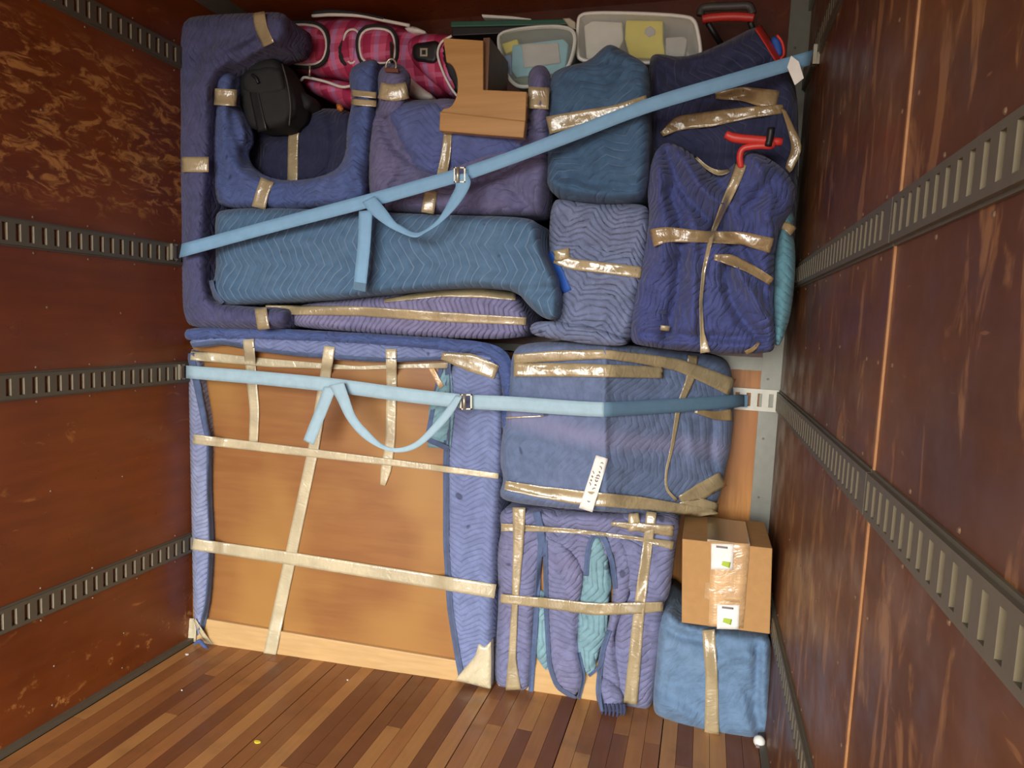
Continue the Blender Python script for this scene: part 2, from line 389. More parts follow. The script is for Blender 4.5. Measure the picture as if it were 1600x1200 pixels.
def bvh(objs):
    V, Fc = join([MESH[o.name] for o in objs]); return BVHTree.FromPolygons([Vector(v) for v in V], Fc)
def solid(o, t, off=1.):
    md = o.modifiers.new('thickness', 'SOLIDIFY'); md.thickness = t; md.offset = off; return o
def tape(pts, w, on, parent, mat='tape', name='packing_tape', crumple=.002, seed=1, lift=.004, taut=2, across=6, step=6, **k):
    tree = on if isinstance(on, BVHTree) else bvh(on)
    pts = np.asarray(pts, float); ws = np.asarray(w if hasattr(w, '__len__') else [w] * len(pts), float)
    Q = resample(np.column_stack([pts, ws]), step); c = Q[:, :2].copy()
    if len(Q) > 4:
        for _ in range(3): c[1:-1] = (c[:-2] + 2 * c[1:-1] + c[2:]) / 4
    tg = np.gradient(c, axis=0); tg /= np.linalg.norm(tg, axis=1)[:, None] + 1e-9; nr = np.stack([-tg[:, 1], tg[:, 0]], 1)
    n = len(Q); ks = np.linspace(-.5, .5, across); G = c[:, None, :] + nr[:, None, :] * (Q[:, 2, None, None] * ks[None, :, None])
    D = ray(G[..., 0], G[..., 1]); T = np.full((n, across), np.nan); o_ = Vector(CAM)
    for i in range(n):
        for j in range(across):
            h = tree.ray_cast(o_, Vector(D[i, j]))
            if h[0] is not None: T[i, j] = (h[0] - o_).length / np.linalg.norm(D[i, j])
    if np.isnan(T).all(): print('TAPE MISS', name, pts[0]); return None
    med = np.nanmedian(T)
    for j in range(across):
        col_ = T[:, j]; ok = ~np.isnan(col_)
        T[:, j] = np.interp(np.arange(n), np.where(ok)[0], col_[ok]) if ok.any() else med
    Tm = T.copy()
    for i in range(n): Tm[i] = T[max(0, i - taut):i + taut + 1].min(0)
    S = Tm.copy()
    if n > 2: S[1:-1] = (Tm[:-2] + Tm[1:-1] + Tm[2:]) / 3
    S = np.minimum(S, T)
    ii, jj = np.meshgrid(np.arange(n), ks, indexing='ij')
    S = S - lift / 2.7 - crumple * (perlin(ii * step / 9., jj * 3, seed) + .6 * perlin(ii * step / 4., jj * 6, seed + 2)) * .9
    V = (CAM + D * S[..., None]).reshape(-1, 3)
    Fc = [(i * across + j, i * across + j + 1, (i + 1) * across + j + 1, (i + 1) * across + j) for i in range(n - 1) for j in range(across - 1)]
    uv = np.stack([ii * step / 410., jj * Q[:, 2, None] / 410.], -1).reshape(-1, 2) + seed * .37
    e1, e2 = V[1] - V[0], V[across] - V[0]
    if np.cross(e1, e2)[1] > 0: Fc = [f[::-1] for f in Fc]
    o = obj(name, V, Fc, mat, parent, uv, **k); solid(o, .0008); return o

def catmull(P, n=8):
    P = np.asarray(P, float); Q = np.vstack([2 * P[0] - P[1], P, 2 * P[-1] - P[-2]]); out = []
    for i in range(1, len(Q) - 2):
        p0, p1, p2, p3 = Q[i - 1:i + 3]
        for t in np.linspace(0, 1, n, endpoint=False):
            out.append(.5 * (2 * p1 + (p2 - p0) * t + (2 * p0 - 5 * p1 + 4 * p2 - p3) * t * t + (3 * p1 - p0 - 3 * p2 + p3) * t ** 3))
    out.append(P[-1]); return np.array(out)
def ribbon(name, edges, mat, parent, n=8, thick=.0018, across=4, **k):
    """webbing: rows of (x1,y1,Y1,x2,y2,Y2) give its two edges"""
    E_ = catmull(edges, n); A = at(E_[:, 0], E_[:, 1], E_[:, 2]); B = at(E_[:, 3], E_[:, 4], E_[:, 5]); V = []
    for t in np.linspace(0, 1, across): V.append(A * (1 - t) + B * t)
    V = np.stack(V, 1); m_ = len(A); V = V.reshape(-1, 3)
    Fc = [(i * across + j, i * across + j + 1, (i + 1) * across + j + 1, (i + 1) * across + j) for i in range(m_ - 1) for j in range(across - 1)]
    o = obj(name, V, Fc, mat, parent, V[:, [0, 2]], **k); solid(o, thick, 0); return o
def tube(name, pts, rad, mat, parent=None, seg=8, smoothn=5, **k):
    P = catmull(pts, smoothn) if smoothn else np.asarray(pts, float); V, Fc = [], []; n = len(P)
    T = np.gradient(P, axis=0); T /= np.linalg.norm(T, axis=1)[:, None] + 1e-12
    ref = np.array([.13, .9, .21]); 
    rr = np.interp(np.linspace(0, 1, n), np.linspace(0, 1, len(rad)), rad) if hasattr(rad, '__len__') else np.full(n, rad)
    for i in range(n):
        a = np.cross(T[i], ref); a /= np.linalg.norm(a) + 1e-9; b = np.cross(T[i], a)
        for q in range(seg):
            w_ = 2 * math.pi * q / seg; V.append(P[i] + rr[i] * (math.cos(w_) * a + math.sin(w_) * b))
    for i in range(n - 1):
        for q in range(seg): Fc.append((i * seg + q, i * seg + (q + 1) % seg, (i + 1) * seg + (q + 1) % seg, (i + 1) * seg + q))
    Fc += [tuple(range(seg))[::-1], tuple((n - 1) * seg + q for q in range(seg))]
    return obj(name, V, Fc, mat, parent, np.asarray(V)[:, [0, 2]], **k)
def prism(name, outline, Y, depth, mat, parent=None, bevel=.004, uvs=False, **k):
    """solid board: front outline at depth Y (number or per-pixel function), straight back by depth"""
    P = np.asarray(outline, float); Yv = Y(P[:, 0], P[:, 1]) if callable(Y) else np.full(len(P), float(Y))
    A = at(P[:, 0], P[:, 1], Yv); n = len(A); B = A + np.array([0, depth, 0])
    V = np.vstack([A, B]); Fc = [tuple(range(n)), tuple(range(2 * n - 1, n - 1, -1))] + [(i, i + n, (i + 1) % n + n, (i + 1) % n) for i in range(n)]
    o = obj(name, V, Fc, mat, parent, V[:, [0, 2]], smooth=False, **k)
    bm = bmesh.new(); bm.from_mesh(o.data); bmesh.ops.recalc_face_normals(bm, faces=bm.faces); bm.to_mesh(o.data); bm.free()
    if bevel:
        md = o.modifiers.new('bevel', 'BEVEL'); md.width = bevel; md.segments = 2; md.limit_method = 'ANGLE'
    return o
def tagst(o, kind='structure'): o['kind'] = kind; return o

# ================================================================== THE SETTING
def wallpt(px, py, X):
    d = ray(px, py); return CAM + d * (X - CAM[0]) / d[0]
SEAM = 1.3446
fl = tagst(box('floor', (-.06, W + .06, REAR, YB + .06, -.06, -.022), 'dark_gap'))
fl['label'] = 'laminated hardwood strip floor of the truck'
# hardwood strips, one object each, sharing one unit mesh
ub, uf = box_vf(0, 1, 0, 1, 0, 1)
um = bpy.data.meshes.new('floorboard'); um.from_pydata(ub, [], uf); um.materials.append(MAT['floor_strip'])
R_ = random.Random(4); nst = 42; sw = (W - .05) / nst
for i in range(nst):
    y = REAR; first = True
    cuts = sorted([.3 + R_.random() * .9] + ([1.35 + R_.random() * 1.2] if R_.random() < .8 else []))
    for y1 in cuts + [YB]:
        o = bpy.data.objects.new('floorboard', um); col.objects.link(o); o.parent = fl
        gap = .0035 if i % 6 == 0 else .0007
        o.location = Vector((.025 + i * sw + gap, y + .0008, -.022 - R_.random() * .0008)) - wloc(fl)
        o.scale = (sw - gap - .0006, y1 - y - .0016, .022); y = y1
def wall(name, x0, x1, mat, seams, inner, zt=ZC):
    w = tagst(box(name, (x0, x1, REAR, YB + .06, -.06, zt + .06), 'dark_gap'))
    w['label'] = 'varnished plywood side wall with cargo rails'
    for a, b in zip(seams[:-1], seams[1:]):
        xs = (x1, x1 + .014) if inner > 0 else (x0 - .014, x0)
        box('plywood_panel', (*xs, a + .003, b - .003, 0, zt), mat, w)
    for yv in seams[1:-1]:
        xs = (x1, x1 + .018) if inner > 0 else (x0 - .018, x0)
        box('seam_strip', (*xs, yv - .0042, yv + .0042, 0, zt), 'seam_wood', w, label='pale raw wood seam between two panels')
    return w
wl = wall('wall_left', -.06, -.014, 'ply_left', [REAR, SEAM, YB], 1)
wr_ = wall('wall_right', W + .014, W + .06, 'ply_right', [REAR, SEAM, YB], -1)
ceil = tagst(box('ceiling', (-.06, W + .06, REAR, YB + .06, ZC, ZC + .05), 'ply_ceiling'))
wb = tagst(box('wall_back', (-.06, W + .06, YB + .014, YB + .06, -.06, ZC + .05), 'dark_gap'))
wb['label'] = 'front bulkhead of the cargo box behind the load'
box('plywood_panel', (0, W - .075, YB, YB + .014, 1.385, ZC), 'ply_back', wb)
box('plywood_panel', (0, W - .075, YB, YB + .014, 0, 1.335), 'ply_orange', wb, label='orange plywood panel on the lower bulkhead')
box('steel_strip', (0, W - .076, YB - .004, YB + .014, 1.333, 1.388), 'galv', wb)
cs = box('steel_strip', (W - .078, W, YB - .008, YB + .014, 0, ZC), 'galv', wb, label='grey steel corner strip')
tagst(box('trim_1', (.0, .012, REAR, YB, ZC - .085, ZC), 'galv'))
tagst(box('trim_2', (W - .012, W, REAR, YB, ZC - .085, ZC), 'galv'))
tagst(box('baseboard_left', (0, .024, REAR, YB, 0, .018), 'steel_rail'))
tagst(box('baseboard_right', (W - .024, W, REAR, YB, 0, .018), 'steel_rail'))
# unseen header, added to lower the rear opening and darken the upper load
tagst(box('added_rear_header', (-.06, W + .06, REAR - .05, REAR, HEAD, ZC + .05), 'ply_back'))
sm_v = []
for q in range(8): sm_v.append((0, .0048 * math.cos(q * math.pi / 4), .0048 * math.sin(q * math.pi / 4)))
for q in range(8): sm_v.append((.002, .003 * math.cos(q * math.pi / 4), .003 * math.sin(q * math.pi / 4)))
sm_f = [tuple(range(8))[::-1], tuple(range(8, 16))] + [(q, (q + 1) % 8, 8 + (q + 1) % 8, 8 + q) for q in range(8)]
smesh = bpy.data.meshes.new('screw'); smesh.from_pydata(sm_v, [], sm_f); smesh.materials.append(MAT['screw'])
def screw(parent, p, side=1):
    o = bpy.data.objects.new('screw', smesh); col.objects.link(o); o.parent = parent; o.location = Vector(p) - wloc(parent)
    o.rotation_euler = (0, 0, 0 if side > 0 else math.pi)
HR, PIT, SW_, SH = .0456, .0441, .0175, .0275
def rail(side, zc, y0, y1, label, solid_from=None):
    """perforated steel cargo rail with open slots and folded lips"""
    D = .013; parts = []
    def bx(a0, a1, y0_, y1_, z0, z1):
        xs = (a0, a1) if side > 0 else (W - a1, W - a0); parts.append(box_vf(*xs, y0_, y1_, z0, z1))
    bx(0, .004, y0, y1, zc - HR, zc + HR) if False else None
    bx(0, .005, y0, y1, zc - HR, zc - HR + .006); bx(0, .005, y0, y1, zc + HR - .006, zc + HR)
    bx(.0, D, y0, y1, zc + SH, zc + HR - .006); bx(.0, D, y0, y1, zc - HR + .006, zc - SH)
    n0 = math.ceil((y0 - 1.6217 + .012) / PIT); ys = []
    k_ = n0
    while 1.6217 + k_ * PIT + SW_ < (solid_from or y1) - .008: ys.append(1.6217 + k_ * PIT); k_ += 1
    prev = y0
    for a in ys: bx(0, D, prev, a, zc - SH, zc + SH); prev = a + SW_
    bx(0, D, prev, y1, zc - SH, zc + SH)
    v, f = join(parts)
    o = obj('cargo_rail', v, f, 'steel_rail', None, smooth=False, label=label, cat='cargo rail', group='slotted steel cargo rails on the side walls')
    o.data.materials.append(MAT['rail_lip_lit' if side > 0 else 'rail_lip_lit_dull'])       # door-facing slot faces: daylight painted in as a paler colour, duller on the right
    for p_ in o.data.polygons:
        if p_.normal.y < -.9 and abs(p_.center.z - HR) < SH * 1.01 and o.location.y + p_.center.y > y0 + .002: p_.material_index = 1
    yy = y0 + .1; q = 0
    while yy < y1 - .05:
        if yy > .8:
            for dz in (HR + .012, -HR - .012): screw(o, ((.0 if side > 0 else W), yy, zc + dz), side)
        yy += .205; q += 1
    return o
HZ = [2.4933, 1.7019, 1.2118, .4526]
nmL = ['top', 'second from the top', 'third from the top', 'lowest']
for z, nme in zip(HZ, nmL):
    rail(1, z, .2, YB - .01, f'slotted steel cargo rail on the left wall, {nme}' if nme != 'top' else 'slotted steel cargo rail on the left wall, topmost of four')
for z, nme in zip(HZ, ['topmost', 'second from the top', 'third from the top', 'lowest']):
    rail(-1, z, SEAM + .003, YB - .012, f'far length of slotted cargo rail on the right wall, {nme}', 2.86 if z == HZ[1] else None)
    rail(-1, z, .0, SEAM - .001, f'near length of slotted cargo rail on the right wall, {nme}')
# white rail across the bulkhead
parts = []; zc = 1.212
x0, x1 = .02, W - .002; D0, D1 = YB - .021, YB - .006
parts += [box_vf(x0, x1, D0, D1, zc + SH, zc + HR), box_vf(x0, x1, D0, D1, zc - HR, zc - SH)]
prev = x0; a = x1 - .04 - 50 * PIT
while a < x1 - .02: 
    if a > x0: parts.append(box_vf(prev, a, D0, D1, zc - SH, zc + SH)); prev = a + SW_
    a += PIT
parts.append(box_vf(prev, x1, D0, D1, zc - SH, zc + SH)); v, f = join(parts)
obj('cargo_rail', v, f, 'rail_white', None, smooth=False, label='white slotted cargo rail across the bulkhead', cat='cargo rail')
for wx, side, pw in ((0, 1, wl), (W, -1, wr_)):       # wall screws between the rails
    for z in (.06, .2, .83, 1.46, 2.1):
        for yv in (1.46, 1.75, 2.05, 2.32):
            if side > 0 and yv > 2.3: continue
            screw(pw, (wx, yv + .03 * math.sin(z * 40), z + .01 * math.cos(yv * 50)), side)
    if side < 0:
        for z in (.3, .7, 1.0, 1.45, 1.9, 2.2):
            for dy in (-.05, .05): screw(pw, (wx, SEAM + dy, z), side)
for z in (.5, .8, 1.05, 1.3, 1.75, 2.1, 2.4, 2.62):
    o = bpy.data.objects.new('screw', smesh); col.objects.link(o); o.parent = wb; o.location = Vector((W - .05, YB - .008, z)) - wloc(wb); o.rotation_euler = (0, 0, -math.pi / 2)

# ================================================================== THE LOAD
# ---- panel dresser wrapped in blankets, open front showing its wood
def YD(x, y): return 2.425 + (np.asarray(x, float) - 300) * .00024
b0 = at(530, 1040, 2.48)
dr = thing('wrapped_dresser', 'large wooden dresser back edged with periwinkle blankets and crossed with tan tape', 'dresser', (b0[0], 2.6, 0))
prism('back_panel', [(300, 538), (790, 555), (768, 1050), (300, 985)], lambda x, y: YD(x, y) + .03, .45, 'panel_wood', dr, label='golden brown wood panel')
rw = prism('bottom_rail', [(302, 964), (735, 1036), (735, 1068), (303, 1008)], lambda x, y: YD(x, y) + .012, .03, 'rail_wood', dr, label='pale pine bottom rail')
pn = [o for o in dr.children]
YS = lambda x, y: YD(x, y) - .012
right = pad('blanket_side', [(704, 566), (730, 552), (770, 552), (785, 580), (786, 690), (779, 800), (773, 900), (769, 1040), (768, 1077), (722, 1066), (712, 1020), (703, 960), (697, 850), (699, 700), (701, 620)], YS, 2.93, 'bl_peri', dr, r=.03, ry=.03, wr=.004, seed=3)
left = pad('blanket_side', [(292, 545), (312, 548), (318, 600), (331, 680), (327, 760), (333, 850), (327, 940), (316, 985), (303, 1000), (300, 850), (297, 700)], YS, 2.9, 'bl_pale', dr, r=.02, ry=.025, wr=.004, seed=4)
band = pad('blanket_top', [(294, 526), (400, 526), (560, 534), (700, 546), (775, 555), (765, 570), (705, 562), (690, 563), (600, 567), (520, 562), (455, 556), (395, 549), (388, 540), (345, 538), (300, 546)], lambda x, y: YD(x, y) - .02, 2.52, 'bl_peri', dr, r=.012, ry=.012, wr=.004, seed=5)
roll = pad('blanket_roll', [(285, 519), (298, 511), (420, 513), (560, 520), (740, 531), (788, 543), (804, 575), (800, 630), (790, 692), (783, 690), (785, 610), (780, 575), (765, 558), (700, 549), (560, 537), (400, 531), (300, 533), (287, 529)], lambda x, y: YD(x, y) - .035, 2.52, 'bl_royal', dr, r=.02, ry=.03, wr=.004, wsc=14, seed=6, label='brighter blue rolled blanket edge')
ra = dr.children
onto = bvh([o for o in dr.children])
lin = tape([(701, 566), (690, 640), (686, 700)], [6, 40, 36], onto, dr, 'bl_aqua', 'lining_corner', crumple=.001, lift=.006, label='pale aqua blanket lining')
for pts, w in (([(700, 562), (700, 640), (697, 720), (697, 850), (703, 950), (714, 1020), (722, 1064)], 9),
               ([(297, 552), (308, 600), (325, 682), (330, 690)], 11), ([(327, 690), (327, 760), (331, 850), (325, 940), (314, 985)], 9),
               ([(395, 545), (455, 553), (560, 560), (610, 563), (700, 560)], 6), ([(690, 570), (668, 682)], 7), ([(668, 686), (702, 702)], 8), ([(300, 540), (345, 534), (390, 544)], 7)):
    tape(pts, w, onto, dr, 'bl_bind', 'edge_binding', crumple=.0006, lift=.008)
onto = bvh([o for o in dr.children])
T = lambda pts, w, mat='tape', **k: tape(pts, w, onto, dr, mat, lift=.010, **k)
T([(298, 555), (420, 567), (560, 575), (640, 572), (700, 571)], [15, 13, 6, 7, 9], 'tape_pale', seed=2)
T([(690, 556), (735, 566), (776, 582)], [12, 28, 22], 'tape', seed=3, crumple=.006)
T([(302, 686), (490, 708), (640, 726), (779, 744)], [15, 13, 10, 9], 'tape_pale', seed=4)
T([(301, 850), (450, 872), (600, 896), (774, 924)], [18, 20, 21, 22], 'tape_pale', seed=5, crumple=.0006)
T([(388, 530), (394, 600), (398, 640), (396, 690)], [17, 16, 15, 14], 'tape_pale', seed=6, crumple=.003)
T([(515, 541), (508, 590), (490, 700), (455, 865), (421, 1024)], [17, 17, 17, 18, 20], 'tape_pale', seed=7)
T([(611, 545), (612, 600), (610, 690), (603, 735), (598, 758)], [17, 16, 15, 16, 8], 'tape_pale', seed=8, crumple=.003)
pad('corner_tape', [(711, 1063), (728, 1042), (743, 1024), (748, 1006), (757, 1012), (767, 1002), (767, 1040), (767, 1077), (740, 1070)], lambda x, y: YS(x, y) - .012, 2.56, 'tape_pale', dr, r=.004, ry=.003, wr=.002, wsc=16, soft=0, step=4)
T([(672, 572), (690, 605)], [8, 8], 'tape_clear', seed=19, crumple=.004)
tape([(299, 966), (298, 985), (296, 1002)], [8, 18, 20], onto, dr, 'tape_pale', seed=10, crumple=.003)
tape([(304, 968), (316, 990), (330, 1009)], [4, 7, 8], onto, dr, 'tape_pale', seed=11, crumple=.003)
tube('torn_cloth', [at(304, 1006, 2.41), at(312, 1002, 2.40), at(320, 1010, 2.39), at(325, 1013, 2.395)], [.006, .01, .008, .004], 'bl_royal', dr, label='torn scrap of blue blanket at the foot')

# ---- bracket-shaped frame, indigo
cf = thing('wrapped_bed_frame', 'tall indigo blanket-wrapped bracket-shaped frame against the left wall', 'wrapped furniture', (at(300, 512, 2.5)[0], 2.5, at(300, 512, 2.4)[2]))
c1 = pad('blanket', [(288, 27), (340, 22), (400, 20), (440, 18), (452, 30), (452, 58), (440, 73), (418, 76), (398, 86), (372, 102), (350, 118), (338, 145), (334, 180), (332, 230), (328, 300), (327, 400), (327, 440), (334, 474), (395, 480), (440, 480), (452, 488), (450, 511), (420, 515), (340, 514), (297, 511), (281, 492), (278, 400), (276, 250), (274, 100), (276, 45)], 2.375, 2.6, 'bl_indigo', cf, r=.055, ry=.06, wr=.010, seed=11,
         creases=[([(335, 150), (350, 110), (410, 55)], 9, -.02), ([(300, 120), (310, 70), (400, 45)], 8, -.01), ([(330, 300), (318, 420), (335, 470)], 10, -.012), ([(300, 490), (380, 492), (440, 495)], 8, -.008), ([(345, 90), (400, 66)], 7, -.012)])
for pts, w, sd in (([(404, 19), (408, 45), (420, 70)], 19, 1), ([(284, 257), (326, 257)], 24, 2), ([(407, 481), (412, 515)], 19, 3)):
    tape(pts, w, [c1], cf, 'tape', seed=sd, crumple=.004)

# ---- upturned chair with two wrapped legs, royal blue
u1 = thing('wrapped_chair', 'royal blue blanket-wrapped upturned chair with two taped legs beside the black bag', 'wrapped furniture', (at(455, 322, 2.45)[0], 2.5, at(455, 322, 2.45)[2]))
cu = pad('blanket', [(330, 120), (338, 110), (356, 108), (368, 116), (368, 135), (364, 150), (369, 168), (382, 190), (388, 215), (380, 235), (388, 258), (402, 271), (430, 281), (470, 282), (508, 274), (530, 262), (540, 240), (542, 200), (548, 170), (552, 152), (546, 135), (545, 112), (558, 98), (590, 90), (592, 115), (584, 150), (588, 172), (582, 200), (576, 250), (577, 300), (566, 321), (520, 325), (420, 326), (345, 325), (334, 305), (330, 250), (330, 200), (334, 165), (337, 150), (330, 135)], 2.425, 2.53, 'bl_royal', u1, r=.05, ry=.06, wr=.010, wsc=9, seed=21,
         creases=[([(360, 165), (372, 215), (385, 260)], 7, -.016), ([(350, 170), (345, 230), (390, 290)], 8, .012), ([(556, 170), (560, 230), (575, 300)], 8, -.012), ([(345, 300), (450, 300), (560, 290)], 12, -.008), ([(540, 270), (565, 310)], 7, -.012)])
for pts, w, sd in (([(335, 151), (370, 153)], 26, 1), ([(549, 145), (588, 149)], 10, 2), ([(549, 159), (588, 162)], 10, 3), ([(418, 281), (410, 300), (404, 325)], [22, 20, 22], 4)):
    tape(pts, w, [cu], u1, 'tape', seed=sd + 30, crumple=.003)

# ---- navy box behind its legs
nb_ = thing('wrapped_box', 'navy blanket-wrapped box between the royal blue chair legs', 'wrapped box', (at(460, 282, 2.65)[0], 2.75, at(460, 284, 2.63)[2]))
n1 = pad('blanket', [(366, 212), (392, 180), (440, 172), (540, 168), (556, 185), (560, 290), (365, 294)], 2.625, 2.95, 'bl_navy', nb_, r=.05, wr=.01, seed=31, creases=[([(515, 175), (525, 230), (505, 290)], 8, -.014), ([(400, 200), (402, 280)], 7, -.02)])
tape([(466, 172), (458, 215), (457, 290)], 16, [n1], nb_, 'tape', seed=5)

# ---- chair with violet blanket
v1 = thing('wrapped_chair', 'violet and blue blanket-wrapped chair under the wooden bracket', 'wrapped furniture', (at(710, 334, 2.5)[0], 2.55, at(710, 334, 2.42)[2]))
cv = pad('blanket', [(585, 168), (600, 158), (634, 155), (665, 157), (705, 152), (740, 165), (790, 180), (822, 186), (852, 186), (859, 200), (860, 220), (856, 280), (852, 330), (838, 338), (760, 337), (650, 333), (590, 328), (578, 312), (574, 250), (577, 200)], 2.43, 2.64, 'bl_violet', v1, r=.055, ry=.065, wr=.009, seed=41,
         creases=[([(590, 165), (610, 225), (650, 255), (700, 285), (780, 280), (825, 225)], 8, -.024), ([(655, 262), (625, 285), (600, 325)], 7, -.02), ([(640, 255), (612, 290)], 6, -.016), ([(790, 285), (815, 310), (835, 330)], 6, -.016), ([(840, 195), (835, 240)], 8, -.01)])
legL = pad('chair_leg', [(591, 145), (590, 115), (600, 102), (614, 97), (630, 103), (640, 118), (637, 138), (634, 170), (624, 190), (600, 190), (584, 180), (592, 158)], 2.425, 2.49, 'bl_violet', v1, r=.05, ry=.05, wr=.006, seed=43, step=4)
legR = pad('chair_leg', [(828, 150), (824, 125), (828, 108), (840, 101), (853, 104), (859, 118), (858, 160), (860, 205), (846, 215), (826, 205)], 2.42, 2.49, 'bl_violet', v1, r=.05, ry=.05, wr=.006, seed=44, step=4)
seat = pad('seat_blanket', [(598, 172), (620, 160), (665, 158), (720, 160), (800, 195), (826, 215), (815, 240), (785, 266), (740, 276), (690, 276), (660, 272), (640, 252), (614, 215)], 2.425, 2.5, 'bl_chairblue', v1, r=.06, ry=.04, puff=.02, wr=.008, wsc=9, seed=42, label='bluer blanket over the chair seat', creases=[([(640, 245), (700, 262), (790, 262)], 7, -.01), ([(700, 165), (695, 270)], 9, -.008)])
on = [cv, seat, legL, legR]
for pts, w, sd in (([(700, 205), (697, 240), (690, 276)], [12, 15, 16], 1), ([(674, 297), (668, 333)], 20, 2), ([(593, 141), (615, 146), (637, 141)], 26, 3), ([(825, 152), (858, 154)], 34, 4)):
    tape(pts, w, on, v1, 'tape', seed=sd + 50, crumple=.003)
ringc = at(611, 104, 2.415)
tube('metal_ring', [ringc + .021 * np.array([math.cos(t), 0, 1.3 * math.sin(t)]) for t in np.linspace(-.5, 3.64, 9)], .004, 'zinc', v1)
prism('leather_tab', [(601, 105), (622, 106), (622, 113), (601, 112)], 2.40, .012, 'brown_leather', v1)

# ---- wooden bracket on the violet chair
wk = thing('wooden_bracket', 'honey brown wooden bracket with a round cutout on the violet chair', 'wooden bracket', (at(755, 212, 2.36)[0], 2.45, at(755, 212, 2.36)[2]))
arc = [(703 - 0 + 14 * math.cos(a) - 8, 131 + 34 * math.sin(a)) for a in np.linspace(-1.45, 1.45, 12)]
prism('upright_board', [(692, 59), (755, 63), (755, 140), (823, 143), (821, 190), (752, 184), (688, 176), (692, 170)] + [(697 + 18 * math.cos(a), 133 + 36 * math.sin(a)) for a in np.linspace(1.55, -1.55, 13)], 2.365, .022, 'bracket_wood', wk, bevel=.003)
prism('foot_board', [(687, 174), (752, 181), (821, 189), (818, 215), (750, 210), (686, 204)], 2.352, .035, 'bracket_wood', wk, bevel=.004)
sb = at(np.array([757., 757.]), np.array([62., 139.]), 2.365)
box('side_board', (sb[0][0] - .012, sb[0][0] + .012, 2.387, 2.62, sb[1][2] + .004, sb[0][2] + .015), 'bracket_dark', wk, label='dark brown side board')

# ---- big flat teal bundle
tb = thing('wrapped_cushion', 'long flat teal quilted blanket bundle under the two chairs', 'wrapped bundle', (at(600, 470, 2.5)[0], 2.6, at(600, 478, 2.42)[2]))
t1 = pad('blanket', [(342, 327), (420, 324), (575, 331), (700, 336), (828, 339), (842, 352), (846, 385), (860, 420), (874, 448), (873, 488), (866, 501), (848, 497), (828, 480), (805, 452), (720, 447), (600, 459), (500, 469), (400, 474), (355, 477), (334, 470), (329, 450), (338, 425), (336, 380), (336, 340)], lambda x, y: 2.40 - np.clip((y - 330) / 130., 0, 1) * .03, 2.93, 'bl_teal', tb, r=.03, ry=.05, wr=.005, wsc=4, seed=61,
         creases=[([(800, 455), (840, 455), (872, 450)], 8, -.016), ([(825, 350), (840, 400), (862, 440)], 9, .014), ([(820, 470), (850, 492)], 7, -.01), ([(345, 470), (338, 430), (350, 380)], 7, -.012)])
tape([(330, 438), (333, 455), (348, 474)], 7, [t1], tb, 'bl_bind', 'edge_binding', lift=.006)

# ---- lavender long box
lb = thing('wrapped_box', 'long low lavender quilted box with lengthwise tan tape under the teal bundle', 'wrapped box', (at(640, 528, 2.5)[0], 2.65, at(640, 528, 2.47)[2]))
l1 = pad('blanket', [(456, 486), (470, 475), (560, 467), (660, 455), (725, 449), (800, 455), (812, 472), (824, 495), (827, 515), (812, 530), (700, 529), (560, 519), (466, 512), (455, 502)], lambda x, y: YD(x, y) - .015, 2.94, 'bl_lav', lb, r=.04, ry=.04, wr=.006, wsc=12, wrot=.1, seed=71, creases=[([(460, 490), (560, 496), (700, 504), (825, 506)], 10, -.01)])
tape([(415, 484), (560, 486), (690, 495), (822, 502)], [14, 15, 16, 12], [l1], lb, 'tape', seed=1)
tape([(600, 470), (690, 456), (745, 455), (806, 462)], [5, 15, 20, 14], [l1], lb, 'tape', seed=2, crumple=.006)

# ---- teal box top
tx = thing('wrapped_box', 'dark teal quilted blanket-wrapped box crossed by the upper strap', 'wrapped box', (at(935, 314, 2.6)[0], 2.7, at(935, 316, 2.5)[2]))
x1_ = pad('blanket', [(857, 118), (880, 104), (920, 96), (938, 78), (953, 67), (975, 80), (1008, 98), (1015, 112), (1015, 200), (1013, 306), (985, 316), (930, 317), (880, 312), (854, 296), (852, 240), (856, 190)], 2.44, 2.94, 'bl_teal2', tx, r=.045, ry=.05, wr=.01, seed=81,
            creases=[([(870, 120), (930, 125), (1010, 118)], 8, -.014), ([(920, 100), (950, 95), (1000, 108)], 6, -.012), ([(865, 270), (940, 290), (1010, 285)], 8, -.012), ([(860, 285), (930, 300)], 6, .012)])
tape([(856, 196), (900, 186), (960, 176), (1013, 160)], [28, 24, 22, 24], [x1_], tx, 'tape', seed=3, crumple=.005)

# ---- steel-blue box
sx = thing('wrapped_box', 'pale steel-blue quilted blanket-wrapped box beneath the dark teal one', 'wrapped box', (at(920, 535, 2.6)[0], 2.7, at(920, 537, 2.47)[2]))
x2 = pad('blanket', [(862, 314), (880, 310), (940, 319), (1005, 318), (1016, 330), (1012, 400), (1003, 440), (992, 490), (986, 538), (940, 538), (850, 526), (845, 510), (872, 500), (876, 470), (876, 445), (862, 420), (857, 370)], 2.47, 2.94, 'bl_steel', sx, r=.04, ry=.05, wr=.009, wsc=12, wrot=.9, seed=91, creases=[([(880, 330), (920, 390), (990, 400)], 12, -.008)])
fl_ = pad('blanket_flap', [(826, 512), (836, 502), (862, 502), (905, 505), (950, 518), (982, 532), (975, 541), (930, 539), (860, 529), (832, 524)], 2.435, 2.56, 'bl_steel', sx, r=.02, ry=.025, wr=.006, wsc=14, seed=92)
tape([(868, 402), (893, 413), (940, 418), (1002, 426)], [20, 17, 17, 18], [x2], sx, 'tape', seed=4, crumple=.004)
tape([(856, 396), (872, 425), (886, 456)], [14, 16, 15], [x2], sx, 'blue_web', 'webbing_end', crumple=.001, lift=.003, label='bright blue webbing end')
tape([(866, 400), (890, 397)], [16, 20], [x2], sx, 'tape', seed=14, crumple=.006, lift=.012)

